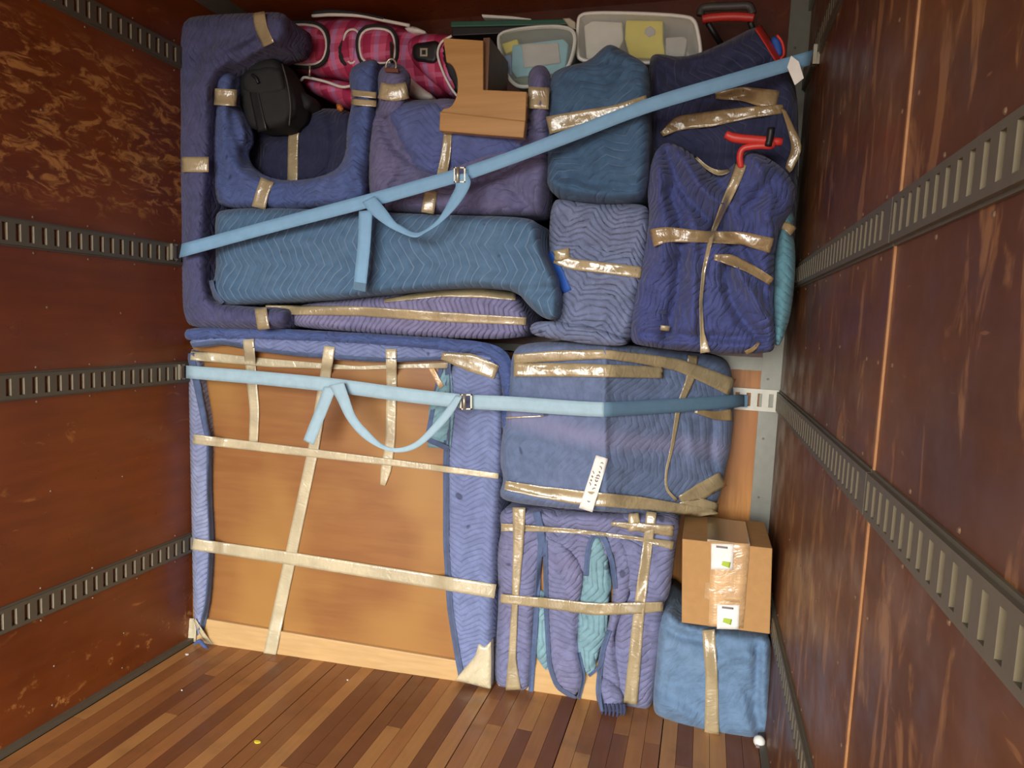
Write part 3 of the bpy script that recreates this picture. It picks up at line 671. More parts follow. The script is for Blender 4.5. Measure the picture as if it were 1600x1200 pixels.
# ---- ultramarine bundle
ux = thing('wrapped_bundle', 'tall ultramarine quilted bundle with a red handle poking out of its top', 'wrapped bundle', (at(1100, 550, 2.6)[0], 2.65, at(1100, 552, 2.47)[2]))
x3 = pad('blanket', [(1020, 248), (1030, 228), (1048, 221), (1085, 240), (1108, 268), (1128, 272), (1148, 256), (1160, 240), (1176, 234), (1196, 244), (1226, 264), (1243, 292), (1241, 322), (1218, 360), (1208, 420), (1206, 500), (1213, 543), (1200, 553), (1100, 552), (1000, 541), (984, 530), (986, 490), (1000, 420), (1015, 350), (1014, 295)], lambda x, y: 2.43 + np.clip((1000 - x) / 30., 0, 1) * .03, 2.585, 'bl_ultra', ux, r=.06, ry=.07, wr=.018, wsc=6, step=4., seed=101,
         creases=[([(1042, 235), (1060, 290), (1095, 335), (1140, 372)], 11, -0.045), ([(1112, 275), (1150, 305), (1115, 365)], 11, -0.042), ([(1045, 300), (1066, 345), (1062, 440), (1042, 525)], 9, -0.039), ([(1025, 260), (1040, 330), (1036, 420)], 11, 0.024), ([(1145, 380), (1132, 450), (1160, 500), (1190, 530)], 10, -0.039), ([(1200, 290), (1160, 335), (1120, 368)], 9, -0.027), ([(1150, 420), (1200, 500)], 8, 0.030), ([(1005, 522), (1100, 526), (1205, 532)], 7, -0.027), ([(1086, 390), (1082, 520)], 9, 0.033), ([(1180, 250), (1205, 300), (1200, 340)], 11, 0.027), ([(1165, 385), (1195, 440), (1196, 520)], 6, -0.021), ([(1075, 260), (1100, 300), (1130, 320)], 8, 0.024)])
for pts, w, mt, sd in (([(1018, 372), (1040, 366), (1100, 370), (1160, 372), (1206, 384)], [28, 24, 18, 20, 24], 'tape_brown', 1),
                       ([(1158, 256), (1150, 280), (1130, 325), (1112, 368), (1100, 420), (1095, 470), (1097, 520), (1102, 551)], [18, 16, 12, 7, 6, 5, 7, 16], 'tape', 2),
                       ([(1116, 402), (1140, 405), (1170, 418), (1206, 440)], [9, 17, 15, 13], 'tape_brown', 3), ([(1032, 512), (1046, 514)], [8, 9], 'tape', 4), ([(1030, 487), (1042, 488)], [7, 7], 'bl_bind_dark', 5),
                       ([(1165, 552), (1180, 545), (1186, 535)], [8, 7, 4], 'tape_brown', 6)):
    tape(pts, w, [x3], ux, mt, seed=sd + 60, crumple=.004)
tape([(1088, 246), (1104, 262), (1124, 272), (1140, 266)], [4, 6, 10, 6], [x3], ux, 'tape', seed=67, crumple=.006, lift=.012)
hd = tube('red_handle', [at(1158, 262, 2.42), at(1156, 245, 2.41), at(1162, 232, 2.405), at(1185, 228, 2.40), at(1205, 228, 2.40), at(1207, 220, 2.40)], .011, 'red_plastic', ux, label='bent red tube handle')
tube('red_lever', [at(1134, 210, 2.40), at(1150, 216, 2.40), at(1185, 219, 2.40), at(1222, 222, 2.405)], [.013, .016, .014, .013], 'red_plastic', ux, label='flat red lever')
tube('black_knob', [at(1200, 228, 2.375), at(1203, 215, 2.375), at(1205, 200, 2.375)], [.011, .011, .012], 'black_plastic', ux, smoothn=3)

# ---- aqua pole beside it
ap = thing('wrapped_pole', 'slim aqua blanket-wrapped pole squeezed against the right wall', 'wrapped bundle', (at(1225, 543, 2.55)[0], 2.55, at(1222, 545, 2.5)[2]))
x4 = pad('blanket', [(1214, 340), (1220, 326), (1232, 322), (1241, 332), (1241, 352), (1236, 362), (1243, 380), (1242, 440), (1236, 490), (1222, 535), (1212, 545), (1207, 500), (1209, 420), (1212, 370)], 2.50, 2.575, 'bl_pole', ap, r=.04, ry=.045, wr=.004, seed=111)
tape([(1214, 352), (1226, 350), (1240, 362)], [6, 12, 16], [x4], ap, 'tape_brown', seed=1)

# ---- navy bundle with red binding
ny = thing('wrapped_bundle', 'dark navy blanket bundle with red binding under the upper strap end', 'wrapped bundle', (at(1130, 512, 2.7)[0], 2.75, at(1130, 512, 2.66)[2]))
x5 = pad('blanket', [(1014, 95), (1022, 82), (1060, 90), (1092, 84), (1140, 62), (1182, 40), (1194, 46), (1208, 66), (1222, 92), (1238, 115), (1246, 150), (1248, 210), (1246, 300), (1238, 420), (1228, 512), (1060, 512), (1028, 500), (1022, 330), (1018, 230), (1013, 150)], 2.60, 2.95, 'bl_navy2', ny, r=.04, ry=.05, wr=.012, seed=121,
         creases=[([(1016, 90), (1060, 140), (1100, 160), (1180, 150)], 8, -.022), ([(1060, 95), (1110, 110), (1200, 100)], 9, -.014), ([(1040, 215), (1100, 235), (1180, 240)], 10, -.014), ([(1150, 70), (1190, 100)], 7, .012)])
tape([(1184, 42), (1200, 66), (1220, 98)], [12, 12, 13], [x5], ny, 'red_plastic', 'red_binding', crumple=.001, lift=.008, label='red cloth binding')
fp = pad('blue_flap', [(1202, 60), (1214, 55), (1222, 66), (1224, 84), (1216, 92)], 2.62, 2.66, 'blue_web', ny, r=.01, wr=.001, step=4)
tube('flap_piping', [at(1214, 55, 2.615), at(1222, 66, 2.615), at(1225, 84, 2.615), at(1219, 93, 2.615)], .005, 'red_plastic', ny)
for pts, w, sd in (([(1034, 210), (1060, 192), (1110, 186), (1170, 176), (1224, 170)], [8, 22, 24, 18, 14], 1), ([(1118, 150), (1160, 146), (1215, 158)], [10, 22, 34], 2)):
    tape(pts, w, [x5], ny, 'tape_brown', seed=sd + 80, crumple=.007)
ribbon('loose_tape', [(1220, 168, 2.56, 1228, 172, 2.56), (1230, 200, 2.54, 1240, 198, 2.54), (1236, 230, 2.54, 1252, 230, 2.53), (1230, 252, 2.54, 1240, 262, 2.54), (1227, 262, 2.55, 1234, 270, 2.55)], 'tape_brown', ny, thick=.0008)

# ---- denim-blue chest, right flank turned away
def YX(x, y): 
    x = np.asarray(x, float); return 2.475 + np.where(x > 945, (x - 945) * .0019, 0) + np.clip((800 - x) / 25., 0, 1) * .01
dx = thing('wrapped_chest', 'wide denim-blue blanket-wrapped chest with a white handwritten tag', 'wrapped box', (at(945, 802, 2.6)[0], 2.7, at(945, 802, 2.5)[2]))
x6 = pad('blanket', [(800, 545), (830, 534), (900, 536), (985, 540), (1060, 548), (1125, 556), (1142, 570), (1147, 620), (1144, 690), (1132, 745), (1122, 785), (1108, 802), (1060, 806), (945, 800), (860, 793), (790, 784), (779, 772), (788, 750), (781, 725), (783, 690), (790, 650), (796, 600)], YX, 2.96, 'bl_denim', dx, r=.035, ry=.045, wr=.007, wsc=6, seed=131,
         creases=[([(945, 545), (944, 640), (945, 720), (945, 795)], 6, .012), ([(785, 755), (870, 775), (945, 782), (1080, 790)], 8, -.012), ([(1115, 650), (1110, 720), (1130, 760)], 6, -.014), ([(1075, 660), (1085, 720)], 8, .01), ([(800, 570), (940, 565), (1100, 580)], 8, -.006)])
on = bvh([x6])
for pts, w, mt, sd, cr_ in (([(803, 561), (870, 556), (945, 553), (1000, 560), (1060, 570), (1110, 590), (1144, 605)], [15, 17, 14, 16, 19, 24, 28], 'tape', 1, .003),
                            ([(803, 578), (900, 578), (1036, 582)], [21, 21, 18], 'tape', 2, .008),
                            ([(789, 758), (840, 768), (900, 777), (1000, 786), (1075, 797), (1118, 800)], [14, 18, 22, 20, 16, 8], 'tape', 3, .007),
                            ([(1062, 780), (1095, 768), (1130, 748)], [10, 26, 24], 'tape', 4, .008), ([(1060, 795), (1092, 792), (1122, 795)], [18, 30, 16], 'tape', 14, .008),
                            ([(1083, 556), (1080, 590), (1064, 628)], [16, 14, 9], 'tape', 5, .004), ([(1060, 640), (1050, 700), (1041, 735), (1040, 765), (1058, 782)], [8, 5, 4, 4, 5], 'tape', 6, .003),
                            ([(1085, 642), (1120, 650), (1144, 648)], [5, 14, 18], 'tape_brown', 7, .003), ([(790, 653), (850, 650)], [2, 2], 'tape', 8, .001)):
    tape(pts, w, on, dx, mt, seed=sd + 100, crumple=cr_, lift=.008)
onl = bvh([o for o in dx.children])
lbt = tape([(941, 714), (928, 756), (915, 797)], [20, 21, 22], onl, dx, 'paper', 'paper_tag', crumple=.001, lift=.006, label='white paper tag with faint handwriting')
# handwriting on the tag: two short rows of pencil letters running up the strip
def stroke(pts):
    tape(pts, 1.3, bvh([lbt]), lbt, 'ink', 'handwriting', crumple=0, lift=.0025, across=2, step=2)
def tagpt(s_, t_): 
    a = np.array([941, 714.]); b = np.array([915, 797.]); d = (b - a) / np.linalg.norm(b - a); n_ = np.array([d[1], -d[0]])
    p = a + d * s_ + n_ * t_; return (p[0], p[1])
for pts in ([(52, 5), (52, 1), (55, 1)], [(47, 5), (45, 3), (47, 1), (49, 3), (47, 5)], [(39, 5), (42, 5), (43, 3), (42, 1), (39, 1)], [(36, 6), (36, 0)], [(33, 6), (30, 5), (30, 2), (33, 1)], [(27, 5), (24, 4), (24, 2), (27, 2), (27, 5)], [(21, 5), (17, 5), (17, 1)], [(12, 5), (9, 3), (12, 1)],
            [(50, -4), (47, -4), (46, -7)], [(43, -4), (40, -4), (40, -7), (43, -7), (43, -4)], [(37, -4), (34, -4), (34, -7), (37, -7), (37, -4)], [(31, -4), (28, -4), (30, -6), (27, -7)], [(74, 3), (76, 1), (74, -1)]):
    stroke([tagpt(a - 2, b - .5) for a, b in pts])

# ---- lower mauve nightstand, blankets parted over its wooden base
def YN(x, y): return 2.535 + (np.asarray(x, float) - 780) * .00018
ns = thing('wrapped_nightstand', 'mauve blanket-wrapped nightstand with its pale wood base showing', 'wrapped furniture', (at(905, 1100, 2.6)[0], 2.7, 0))
prism('base_board', [(782, 1000), (1010, 1036), (1006, 1108), (778, 1072)], lambda x, y: YN(x, y) + .03, .3, 'rail_wood', ns, label='pale wooden base')
core = prism('cabinet_body', [(785, 800), (1050, 812), (1015, 1040), (782, 1000)], lambda x, y: YN(x, y) + .032, .36, 'panel_wood', ns)
pA = pad('blanket', [(779, 800), (800, 790), (860, 797), (960, 803), (1050, 806), (1062, 820), (1056, 850), (1050, 900), (1046, 930), (1036, 945), (1036, 985), (1026, 1060), (1018, 1108), (1000, 1110), (966, 1102), (950, 1085), (955, 1000), (970, 910), (962, 870), (945, 880), (925, 900), (905, 905), (875, 880), (850, 860), (845, 900), (838, 960), (832, 1040), (828, 1084), (790, 1078), (775, 1072), (772, 1040), (780, 940), (776, 860), (784, 830)], YN, 2.94, 'bl_mauve', ns, r=.04, ry=.045, wr=.008, wsc=6, seed=141,
         creases=[([(785, 825), (850, 826), (950, 836), (1050, 840)], 8, -.014), ([(1000, 840), (1020, 870), (1000, 920)], 9, -.012), ([(985, 930), (960, 960)], 8, -.012), ([(1010, 940), (990, 1090)], 9, .008)])
pL = pad('aqua_lining', [(834, 930), (850, 915), (862, 1000), (858, 1056), (840, 1030), (830, 1015)], lambda x, y: YN(x, y) + .012, 2.57, 'bl_aqua', ns, r=.015, wr=.004, seed=142, label='aqua blanket lining')
pR = pad('aqua_lining', [(918, 842), (932, 832), (948, 850), (956, 900), (952, 980), (942, 1010), (925, 1056), (912, 1050), (904, 1020), (900, 985), (908, 910)], lambda x, y: YN(x, y) - .006, 2.57, 'bl_aqua', ns, r=.02, ry=.02, wr=.008, wsc=12, seed=143, label='aqua blanket lining')
pC = pad('blanket_flap', [(848, 830), (880, 845), (912, 880), (914, 910), (904, 960), (902, 1010), (908, 1040), (912, 1062), (902, 1092), (880, 1082), (864, 1068), (856, 1020), (853, 950), (850, 880)], lambda x, y: YN(x, y) - .012, 2.56, 'bl_mauve', ns, r=.025, ry=.025, wr=.006, seed=144)
pT = pad('blanket_fringe', [(938, 1055), (955, 1060), (975, 1085), (976, 1112), (968, 1121), (958, 1112), (950, 1120), (940, 1116), (934, 1085)], lambda x, y: YN(x, y) - .03, 2.6, 'bl_mauve', ns, r=.02, wr=.008, wsc=16, seed=145, step=4, label='frayed dark blanket corner')
pF = pad('blanket_flap', [(956, 840), (985, 850), (990, 920), (970, 960), (958, 1000), (966, 1040), (975, 1080), (950, 1078), (936, 1072), (938, 1020), (950, 980), (960, 910)], lambda x, y: YN(x, y) - .016, 2.58, 'bl_mauve', ns, r=.025, ry=.022, wr=.008, wsc=9, seed=146)
for fx in (940, 946, 952, 958, 964, 970, 975):
    tube('fringe', [at(fx, 1100, 2.52), at(fx + 1, 1110, 2.515), at(fx - 1 + (fx % 3), 1118 + fx % 5, 2.51)], [.006, .006, .003], 'bl_bind_dark', ns, seg=5)
on = bvh([o for o in ns.children])
for pts, w in (([(838, 800), (845, 830), (848, 870)], 12), ([(846, 830), (840, 920), (836, 990), (829, 1085)], 8), ([(852, 845), (853, 950), (858, 1040), (870, 1074), (900, 1092)], 7), ([(904, 1092), (913, 1058), (904, 1020)], 6),
               ([(915, 900), (920, 850), (930, 832), (945, 840), (957, 880), (961, 920)], 8), ([(952, 985), (940, 1020), (934, 1080), (940, 1112)], 8), ([(920, 1056), (940, 1040), (948, 990)], 5)):
    tape(pts, w, on, ns, 'bl_bind', 'edge_binding', crumple=.0008, lift=.009)
on = bvh([o for o in ns.children])
for pts, w, mt, sd, cr_ in (([(811, 793), (810, 850), (804, 950), (800, 1030), (802, 1078)], [20, 16, 10, 12, 24], 'tape', 1, .004), ([(783, 824), (840, 826), (920, 832), (1000, 842), (1052, 852)], [12, 9, 6, 6, 14], 'tape', 2, .003),
                            ([(782, 935), (850, 942), (930, 952), (1000, 950), (1036, 948)], [14, 16, 19, 18, 15], 'tape', 3, .003), ([(1018, 800), (1012, 850), (1004, 910), (998, 960), (985, 1100)], [16, 15, 17, 17, 22], 'tape', 4, .004),
                            ([(955, 818), (1000, 824), (1052, 830)], [6, 14, 18], 'tape', 5, .008), ([(990, 802), (992, 830)], [16, 20], 'tape', 6, .006)):
    tape(pts, w, on, ns, mt, seed=sd + 120, crumple=cr_, lift=.008)

# ---- cardboard box
cbY = 2.50
cb = thing('cardboard_box', 'brown cardboard box with clear tape and two white labels', 'box', (at(1135, 985, 2.5)[0], 2.65, at(1135, 985, 2.5)[2]))
bd = prism('body', [(1066, 842), (1207, 857), (1203, 991), (1065, 973)], cbY, .34, 'card', cb, bevel=.003)
topc = at(np.array([1066., 1207.]), np.array([842., 857.]), cbY); zt = max(topc[:, 2]) 
tc = bvh([bd])
def boxtape(pts, w, name='clear_tape', mat='tape_clear', **k): return tape(pts, w, tc, cb, mat, name, **k)
boxtape([(1141, 848), (1138, 905), (1134, 980)], [62, 58, 54], crumple=.004, seed=3)
boxtape([(1134, 912), (1132, 940)], [64, 64], crumple=.007, seed=4)
tc = bvh([o for o in cb.children])
for q in ([(1129, 850), (1128, 890)], [(1138, 945), (1137, 983)]):
    lab = tape(q, [35, 34], tc, cb, 'paper', 'shipping_label', crumple=.0006, lift=.004, label='white label with a green mark')
    (xa, ya), (xb, yb) = q; tl = bvh([lab])
    g0 = (xa + 5, yb - 10) if ya < 900 else (xa - 2, yb - 14)
    tape([(g0[0] - 6, g0[1]), (g0[0] + 7, g0[1] + 3)], [6, 9], tl, lab, 'green_ink', 'green_mark', crumple=0, lift=.002, step=3)
    tape([(xa - 10, ya + 4), (xa + 8, ya + 6)], [3, 3], tl, lab, 'ink', 'print', crumple=0, lift=.002, step=3)
# top tape strips lying on the lid
ta, tb_ = at(1105, 846, cbY), at(1172, 853, cbY)
box('lid_tape', (ta[0], tb_[0], cbY + .002, cbY + .30, zt - .006, zt + .0035), 'tape_brown', cb)

# ---- lower blue bundle with ball feet
lo = thing('wrapped_stool', 'soft blue blanket-wrapped stool on the floor under the cardboard box', 'wrapped furniture', (at(1115, 1150, 2.6)[0], 2.7, 0))
x7 = pad('blanket', [(1030, 975), (1036, 957), (1048, 955), (1062, 972), (1120, 985), (1200, 992), (1206, 1010), (1205, 1080), (1203, 1140), (1198, 1158), (1150, 1154), (1100, 1146), (1060, 1134), (1025, 1120), (1019, 1098), (1026, 1030)], 2.535, 2.95, 'bl_low', lo, r=.045, ry=.05, wr=.009, wsc=4, seed=151,
         creases=[([(1035, 965), (1050, 990), (1100, 1000)], 9, -0.024), ([(1170, 1080), (1185, 1150)], 8, -0.020), ([(1185, 1010), (1180, 1100), (1195, 1150)], 7, -0.024), ([(1120, 1040), (1150, 1020), (1195, 1030)], 9, 0.014), ([(1025, 1090), (1080, 1120)], 9, 0.014)])
tape([(1107, 984), (1112, 1060), (1112, 1148)], [20, 19, 23], [x7], lo, 'tape', seed=5, crumple=.003)
c_ = at(1186, 1163, 2.50); rad = .021
V, Fc = [], []
for i in range(9):
    for j in range(14):
        th, ph = math.pi * i / 8, 2 * math.pi * j / 14; V.append((c_[0] + rad * math.sin(th) * math.cos(ph), c_[1] + rad * math.sin(th) * math.sin(ph), rad * (1 + math.cos(th) * .98) + .001))
for i in range(8):
    for j in range(14): Fc.append((i * 14 + j, i * 14 + (j + 1) % 14, (i + 1) * 14 + (j + 1) % 14, (i + 1) * 14 + j))
bf = obj('ball_foot', V, Fc, 'white_plastic', lo, label='white ball caster')
prism('foot_mark', [(1181, 1164), (1191, 1166), (1190, 1170), (1181, 1168)], 2.478, .004, 'ink', bf, bevel=0)

# ================================================================== bags and bins on top
gb = thing('golf_bag', 'pink plaid golf bag with white piping lying along the top', 'golf bag', (at(580, 160, 2.75)[0], 2.78, at(580, 168, 2.74)[2]))
gY = 2.70
body = pad('body', [(430, 62), (445, 42), (500, 30), (560, 26), (620, 38), (660, 52), (700, 54), (722, 70), (728, 120), (712, 154), (660, 152), (600, 138), (540, 125), (480, 118), (445, 105), (432, 88)], gY, 2.96, 'plaid', gb, r=.12, ry=.10, wr=.004, seed=161)
dark = pad('lower_pocket', [(468, 122), (510, 122), (560, 132), (600, 150), (590, 170), (545, 168), (510, 155), (480, 142)], gY + .01, 2.92, 'plaid', gb, r=.05, wr=.008, seed=162)
def pocket(out, dy, nm='pocket', mat='plaid', rim=.006, thick=.06, zip_=True):
    o = pad(nm, out, gY - dy, gY + thick, mat, gb, r=.03, ry=.025, wr=.002, seed=len(MESH))
    P = resample(chaikin(out, 2), 8, True); Q = at(P[:, 0], P[:, 1], gY - dy + .022)
    tube('piping', list(Q) + [Q[0], Q[1]], rim, 'white_vinyl', o, seg=6, smoothn=2)
    if zip_:
        c = P.mean(0); Z = c + (P - c) * 1.09; Z = at(Z[:, 0], Z[:, 1], gY - dy + .03); tube('zip', list(Z) + [Z[0], Z[1]], .012, 'black_cloth', o, seg=6, smoothn=2)
    return o
pocket([(440, 44), (462, 38), (495, 40), (508, 52), (511, 75), (504, 95), (488, 102), (462, 100), (440, 97)], .03)
pocket([(562, 58), (572, 45), (600, 45), (614, 52), (618, 75), (616, 96), (600, 99), (568, 98), (562, 80)], .035)
pocket([(540, 50), (552, 44), (564, 54), (558, 75), (556, 98), (546, 100), (539, 85), (537, 65)], .015, 'side_pocket', zip_=False)
pad('black_pouch', [(524, 76), (530, 62), (538, 58), (538, 85), (546, 104), (536, 104), (527, 94)], gY - .005, gY + .05, 'black_cloth', gb, r=.02, wr=.002, step=4)
pad('collar', [(636, 66), (650, 54), (690, 52), (712, 58), (726, 80), (728, 125), (712, 154), (690, 140), (655, 110), (640, 90)], gY - .045, gY + .05, 'plaid', gb, r=.04, wr=.003, seed=170)
pad('badge_panel', [(644, 68), (664, 66), (686, 62), (688, 80), (682, 102), (662, 97), (644, 94)], gY - .06, gY, 'black_plastic', gb, r=.012, wr=.001, step=4)
prism('badge', [(656, 75), (668, 75), (668, 88), (656, 88)], gY - .068, .006, 'zinc', gb, bevel=.001)
prism('badge_mark', [(659, 78), (665, 78), (665, 85), (659, 85)], gY - .0695, .003, 'black_plastic', gb, bevel=.001)
pad('opening', [(690, 60), (708, 56), (728, 72), (732, 120), (716, 152), (706, 140), (692, 110), (686, 85)], gY - .052, gY, 'black_plastic', gb, r=.02, wr=.001)
tube('rim_piping', [at(x, y, gY - .06) for x, y in ((706, 56), (690, 66), (684, 85), (692, 112), (704, 136), (714, 150))], .005, 'white_vinyl', gb)
pad('white_panel', [(622, 112), (636, 116), (655, 134), (684, 154), (655, 158), (634, 146), (624, 130)], gY - .06, gY, 'white_vinyl', gb, r=.02, wr=.001, step=4)
pad('white_panel', [(630, 43), (644, 40), (660, 46), (669, 52), (650, 53), (638, 50)], gY + .01, gY + .05, 'white_vinyl', gb, r=.02, wr=.001, step=4)
tube('piping', [at(x, y, gY + .01) for x, y in ((488, 25), (520, 23), (565, 25), (600, 32), (640, 40))], .007, 'white_vinyl', gb)
tube('strap', [at(x, y, gY + .01) for x, y in ((490, 20), (520, 18), (560, 22), (600, 30))], .008, 'black_cloth', gb)
tube('piping', [at(x, y, gY - .02) for x, y in ((470, 126), (478, 121), (510, 128), (535, 136), (556, 132))], .006, 'white_vinyl', gb)
tube('zip_pull', [at(484, 102, gY - .05), at(484, 112, gY - .05), at(483, 120, gY - .04)], .004, 'zinc', gb)
tube('clip', [at(611, 68, gY - .04), at(612, 80, 2.56), at(612, 96, 2.44)], .007, 'black_plastic', gb)

bb = thing('camera_bag', 'black soft cooler bag with front strap resting on the royal blue chair', 'bag', (at(420, 203, 2.5)[0], 2.5, at(420, 205, 2.5)[2]))
g1 = pad('body', [(372, 128), (384, 104), (402, 91), (428, 90), (440, 98), (456, 132), (467, 166), (456, 196), (420, 204), (392, 202), (384, 190), (377, 160)], 2.475, 2.62, 'black_cloth', bb, r=.04, wr=.004, seed=181, creases=[([(440, 100), (452, 140), (455, 195)], 5, -.008)])
tape([(392, 118), (398, 150), (410, 205)], [13, 14, 15], [g1], bb, 'black_plastic', 'strap', lift=.008)
tube('piping', [at(x, y, 2.47) for x, y in ((441, 100), (449, 130), (454, 165), (452, 196))], .003, 'handle_grey', bb)
pad('flap', [(376, 122), (388, 108), (436, 100), (444, 128), (448, 145), (384, 152)], 2.465, 2.5, 'black_cloth', bb, r=.015, wr=.003, seed=182)
pad('side_pouch', [(463, 140), (480, 146), (490, 160), (484, 172), (466, 176)], 2.56, 2.66, 'black_cloth', bb, r=.03, wr=.003, seed=183, step=4)
tube('buckle', [at(394, 117, 2.455), at(400, 122, 2.452), at(404, 130, 2.455)], .007, 'black_plastic', bb)
c_ = at(531, 168, 2.6)
kn = tube('wooden_ornament', [c_ + np.array([-.012, 0, .012]), c_, c_ + np.array([.014, -.004, -.012])], [.006, .015, .008], 'orange_knob', None, label='small orange wooden ornament behind the royal blue chair leg', cat='ornament')

gx_ = thing('game_box', 'flat dark green box behind the wooden bracket', 'box', (at(800, 50, 2.8)[0], 2.85, at(800, 58, 2.75)[2]))
prism('lid', [(704, 33), (895, 29), (898, 38), (704, 42)], 2.72, .2, 'green_box', gx_)
prism('tray', [(706, 42), (896, 39), (896, 47), (706, 56)], 2.725, .19, 'black_plastic', gx_)
prism('silver_foil', [(878, 28), (890, 27), (900, 34), (900, 46), (890, 44)], 2.715, .15, 'zinc', gx_)
prism('white_board', [(752, 22), (800, 25), (830, 29), (830, 31), (754, 27)], 2.75, .15, 'white_plastic', None, label='thin white board on the flat green box', cat='board')

def bin_(name, label, rim, floor_px, Y, back, mat, contents, loc):
    t = thing(name, label, 'bin', loc)
    P = resample(chaikin(rim, 2), 8, True); n = len(P)
    c = P.mean(0)
    A = at(P[:, 0], P[:, 1], Y); cm = A.mean(0); B = cm + (A - cm) * .86; B[:, 1] = back; n = len(A)
    Fc = [(i, (i + 1) % n, n + (i + 1) % n, n + i) for i in range(n)] + [tuple(range(n, 2 * n))]
    o = obj('shell', np.vstack([A, B]), Fc, mat, t, smooth=False); solid(o, .004, 0)
    pad('clear_lid', P, Y + .004, Y + .009, 'lid_plastic', t, r=.004, ry=.001, wr=0., step=10, soft=0)
    Q = at(P[:, 0], P[:, 1], Y + .008); tube('rim', list(Q) + [Q[0], Q[1]], .008, 'white_plastic', t, seg=6, smoothn=2)
    for nm, pl_, yy, dp, mt in contents: prism(nm, pl_, yy, dp, mt, t, bevel=.006)
    return t
bin_('plastic_tub', 'translucent storage tub with a pale blue container inside', [(777, 60), (786, 49), (850, 41), (890, 43), (900, 56), (895, 86), (886, 110), (850, 130), (816, 138), (797, 128), (786, 100)], None, 2.64, 2.94, 'tub_plastic',
     [('blue_container', [(800, 70), (880, 60), (888, 68), (884, 104), (872, 114), (806, 120), (799, 110)], 2.66, .1, 'cyan_plastic'), ('grey_sheet', [(814, 68), (872, 66), (876, 98), (818, 106)], 2.652, .01, 'grey_pack'),
      ('yellow_box', [(783, 68), (808, 60), (812, 74), (790, 84)], 2.67, .05, 'yellow_pack'), ('blue_box', [(788, 86), (798, 84), (800, 116), (794, 118)], 2.67, .05, 'blue_pack'), ('green_cloth', [(800, 122), (880, 112), (850, 128), (816, 134)], 2.67, .05, 'green_pack')],
     (at(840, 135, 2.75)[0], 2.8, at(840, 136, 2.7)[2]))
bin_('plastic_bin', 'white storage bin with a yellow packet inside', [(903, 30), (910, 20), (1000, 21), (1078, 26), (1088, 36), (1096, 85), (1090, 98), (908, 98), (902, 84)], None, 2.68, 2.94, 'bin_plastic',
     [('yellow_packet', [(978, 31), (1036, 32), (1036, 60), (1040, 92), (984, 90), (976, 60)], 2.70, .05, 'yellow_pack'), ('white_disc', [(1008, 44), (1016, 40), (1024, 46), (1024, 54), (1014, 58), (1007, 52)], 2.697, .006, 'grey_pack'),
      ('grey_carton', [(1040, 58), (1070, 56), (1074, 62), (1070, 88), (1040, 90)], 2.695, .06, 'grey_pack'), ('white_bag', [(912, 40), (925, 32), (972, 34), (974, 62), (960, 92), (916, 92)], 2.71, .1, 'white_plastic')],
     (at(1000, 98, 2.8)[0], 2.82, at(1000, 99, 2.75)[2]))
sc_ = thing('suitcase', 'suitcase with black and red pull handle behind the navy bundle', 'suitcase', (at(1140, 120, 2.9)[0], 2.93, at(1140, 122, 2.97)[2]))
hY = 2.80
pad('shell', [(1100, 96), (1215, 60), (1236, 110), (1236, 150), (1100, 150)], 2.965, 2.99, 'red_plastic', sc_, r=.02, ry=.012, wr=.001)
tube('grip_bar', [at(x, y, hY) for x, y in ((1094, 24), (1097, 14), (1110, 11), (1140, 10), (1166, 9), (1173, 13), (1176, 22))], .015, 'handle_grey', sc_)
tube('red_grip', [at(x, y, hY + .005) for x, y in ((1097, 31), (1110, 28), (1140, 26), (1168, 27), (1178, 28))], .016, 'red_plastic', sc_)
for a, b in (((1106, 36), (1132, 78)), ((1172, 34), (1186, 70))): tube('pull_rod', [at(*a, hY + .01), at(*b, hY + .1)], .011, 'black_plastic', sc_, smoothn=0)

# ================================================================== ratchet straps
pR_ = wallpt(1276, 88, W - .02); pL_ = wallpt(272, 393, .02)
def mid(rows): return rows
us = thing('cargo_strap', 'light blue webbing strap running diagonally across the upper load', 'strap', (at(580, 320, 2.3)[0], 2.3, at(580, 452, 2.3)[2]))
Yr = pR_[1]; Yl = pL_[1]
def srow(x, y, w, Y, dx=0): return (x - dx, y - w / 2, Y, x + dx, y + w / 2, Y)
ribbon('webbing', [srow(282, 392, 22, Yl - .01, -2), srow(430, 352, 22, 2.315, -2), srow(575, 314, 23, 2.315, -2), srow(716, 274, 24, 2.31, -3)], 'webbing', us, label='light blue webbing')
ribbon('webbing', [srow(726, 272, 24, 2.31, -3), srow(800, 246, 24, 2.315, -3), srow(900, 208, 25, 2.35, -3), srow(1013, 165, 25, 2.385, -3), srow(1130, 130, 25, 2.43, -3), srow(1268, 90, 24, Yr - .01, -3)], 'webbing', us, label='light blue webbing')
ribbon('loop', [(566, 316, 2.29, 585, 306, 2.29), (578, 332, 2.28, 602, 326, 2.28), (600, 350, 2.27, 617, 346, 2.27), (624, 363, 2.26, 626, 352, 2.27), (648, 371, 2.25, 646, 362, 2.265), (664, 364, 2.26, 663, 359, 2.27), (690, 347, 2.27, 686, 340, 2.275), (718, 318, 2.28, 705, 306, 2.285), (735, 288, 2.285, 712, 290, 2.285), (730, 270, 2.285, 709, 274, 2.285)], 'webbing', us, label='hanging loop of webbing')
ribbon('tail', [(561, 330, 2.30, 582, 328, 2.30), (559, 380, 2.295, 579, 378, 2.295), (555, 420, 2.29, 575, 420, 2.29), (552, 452, 2.29, 571, 456, 2.29)], 'webbing', us)
prism('tail_end', [(553, 440), (572, 443), (571, 456), (552, 452)], 2.286, .003, 'webbing_dark', us, bevel=0)
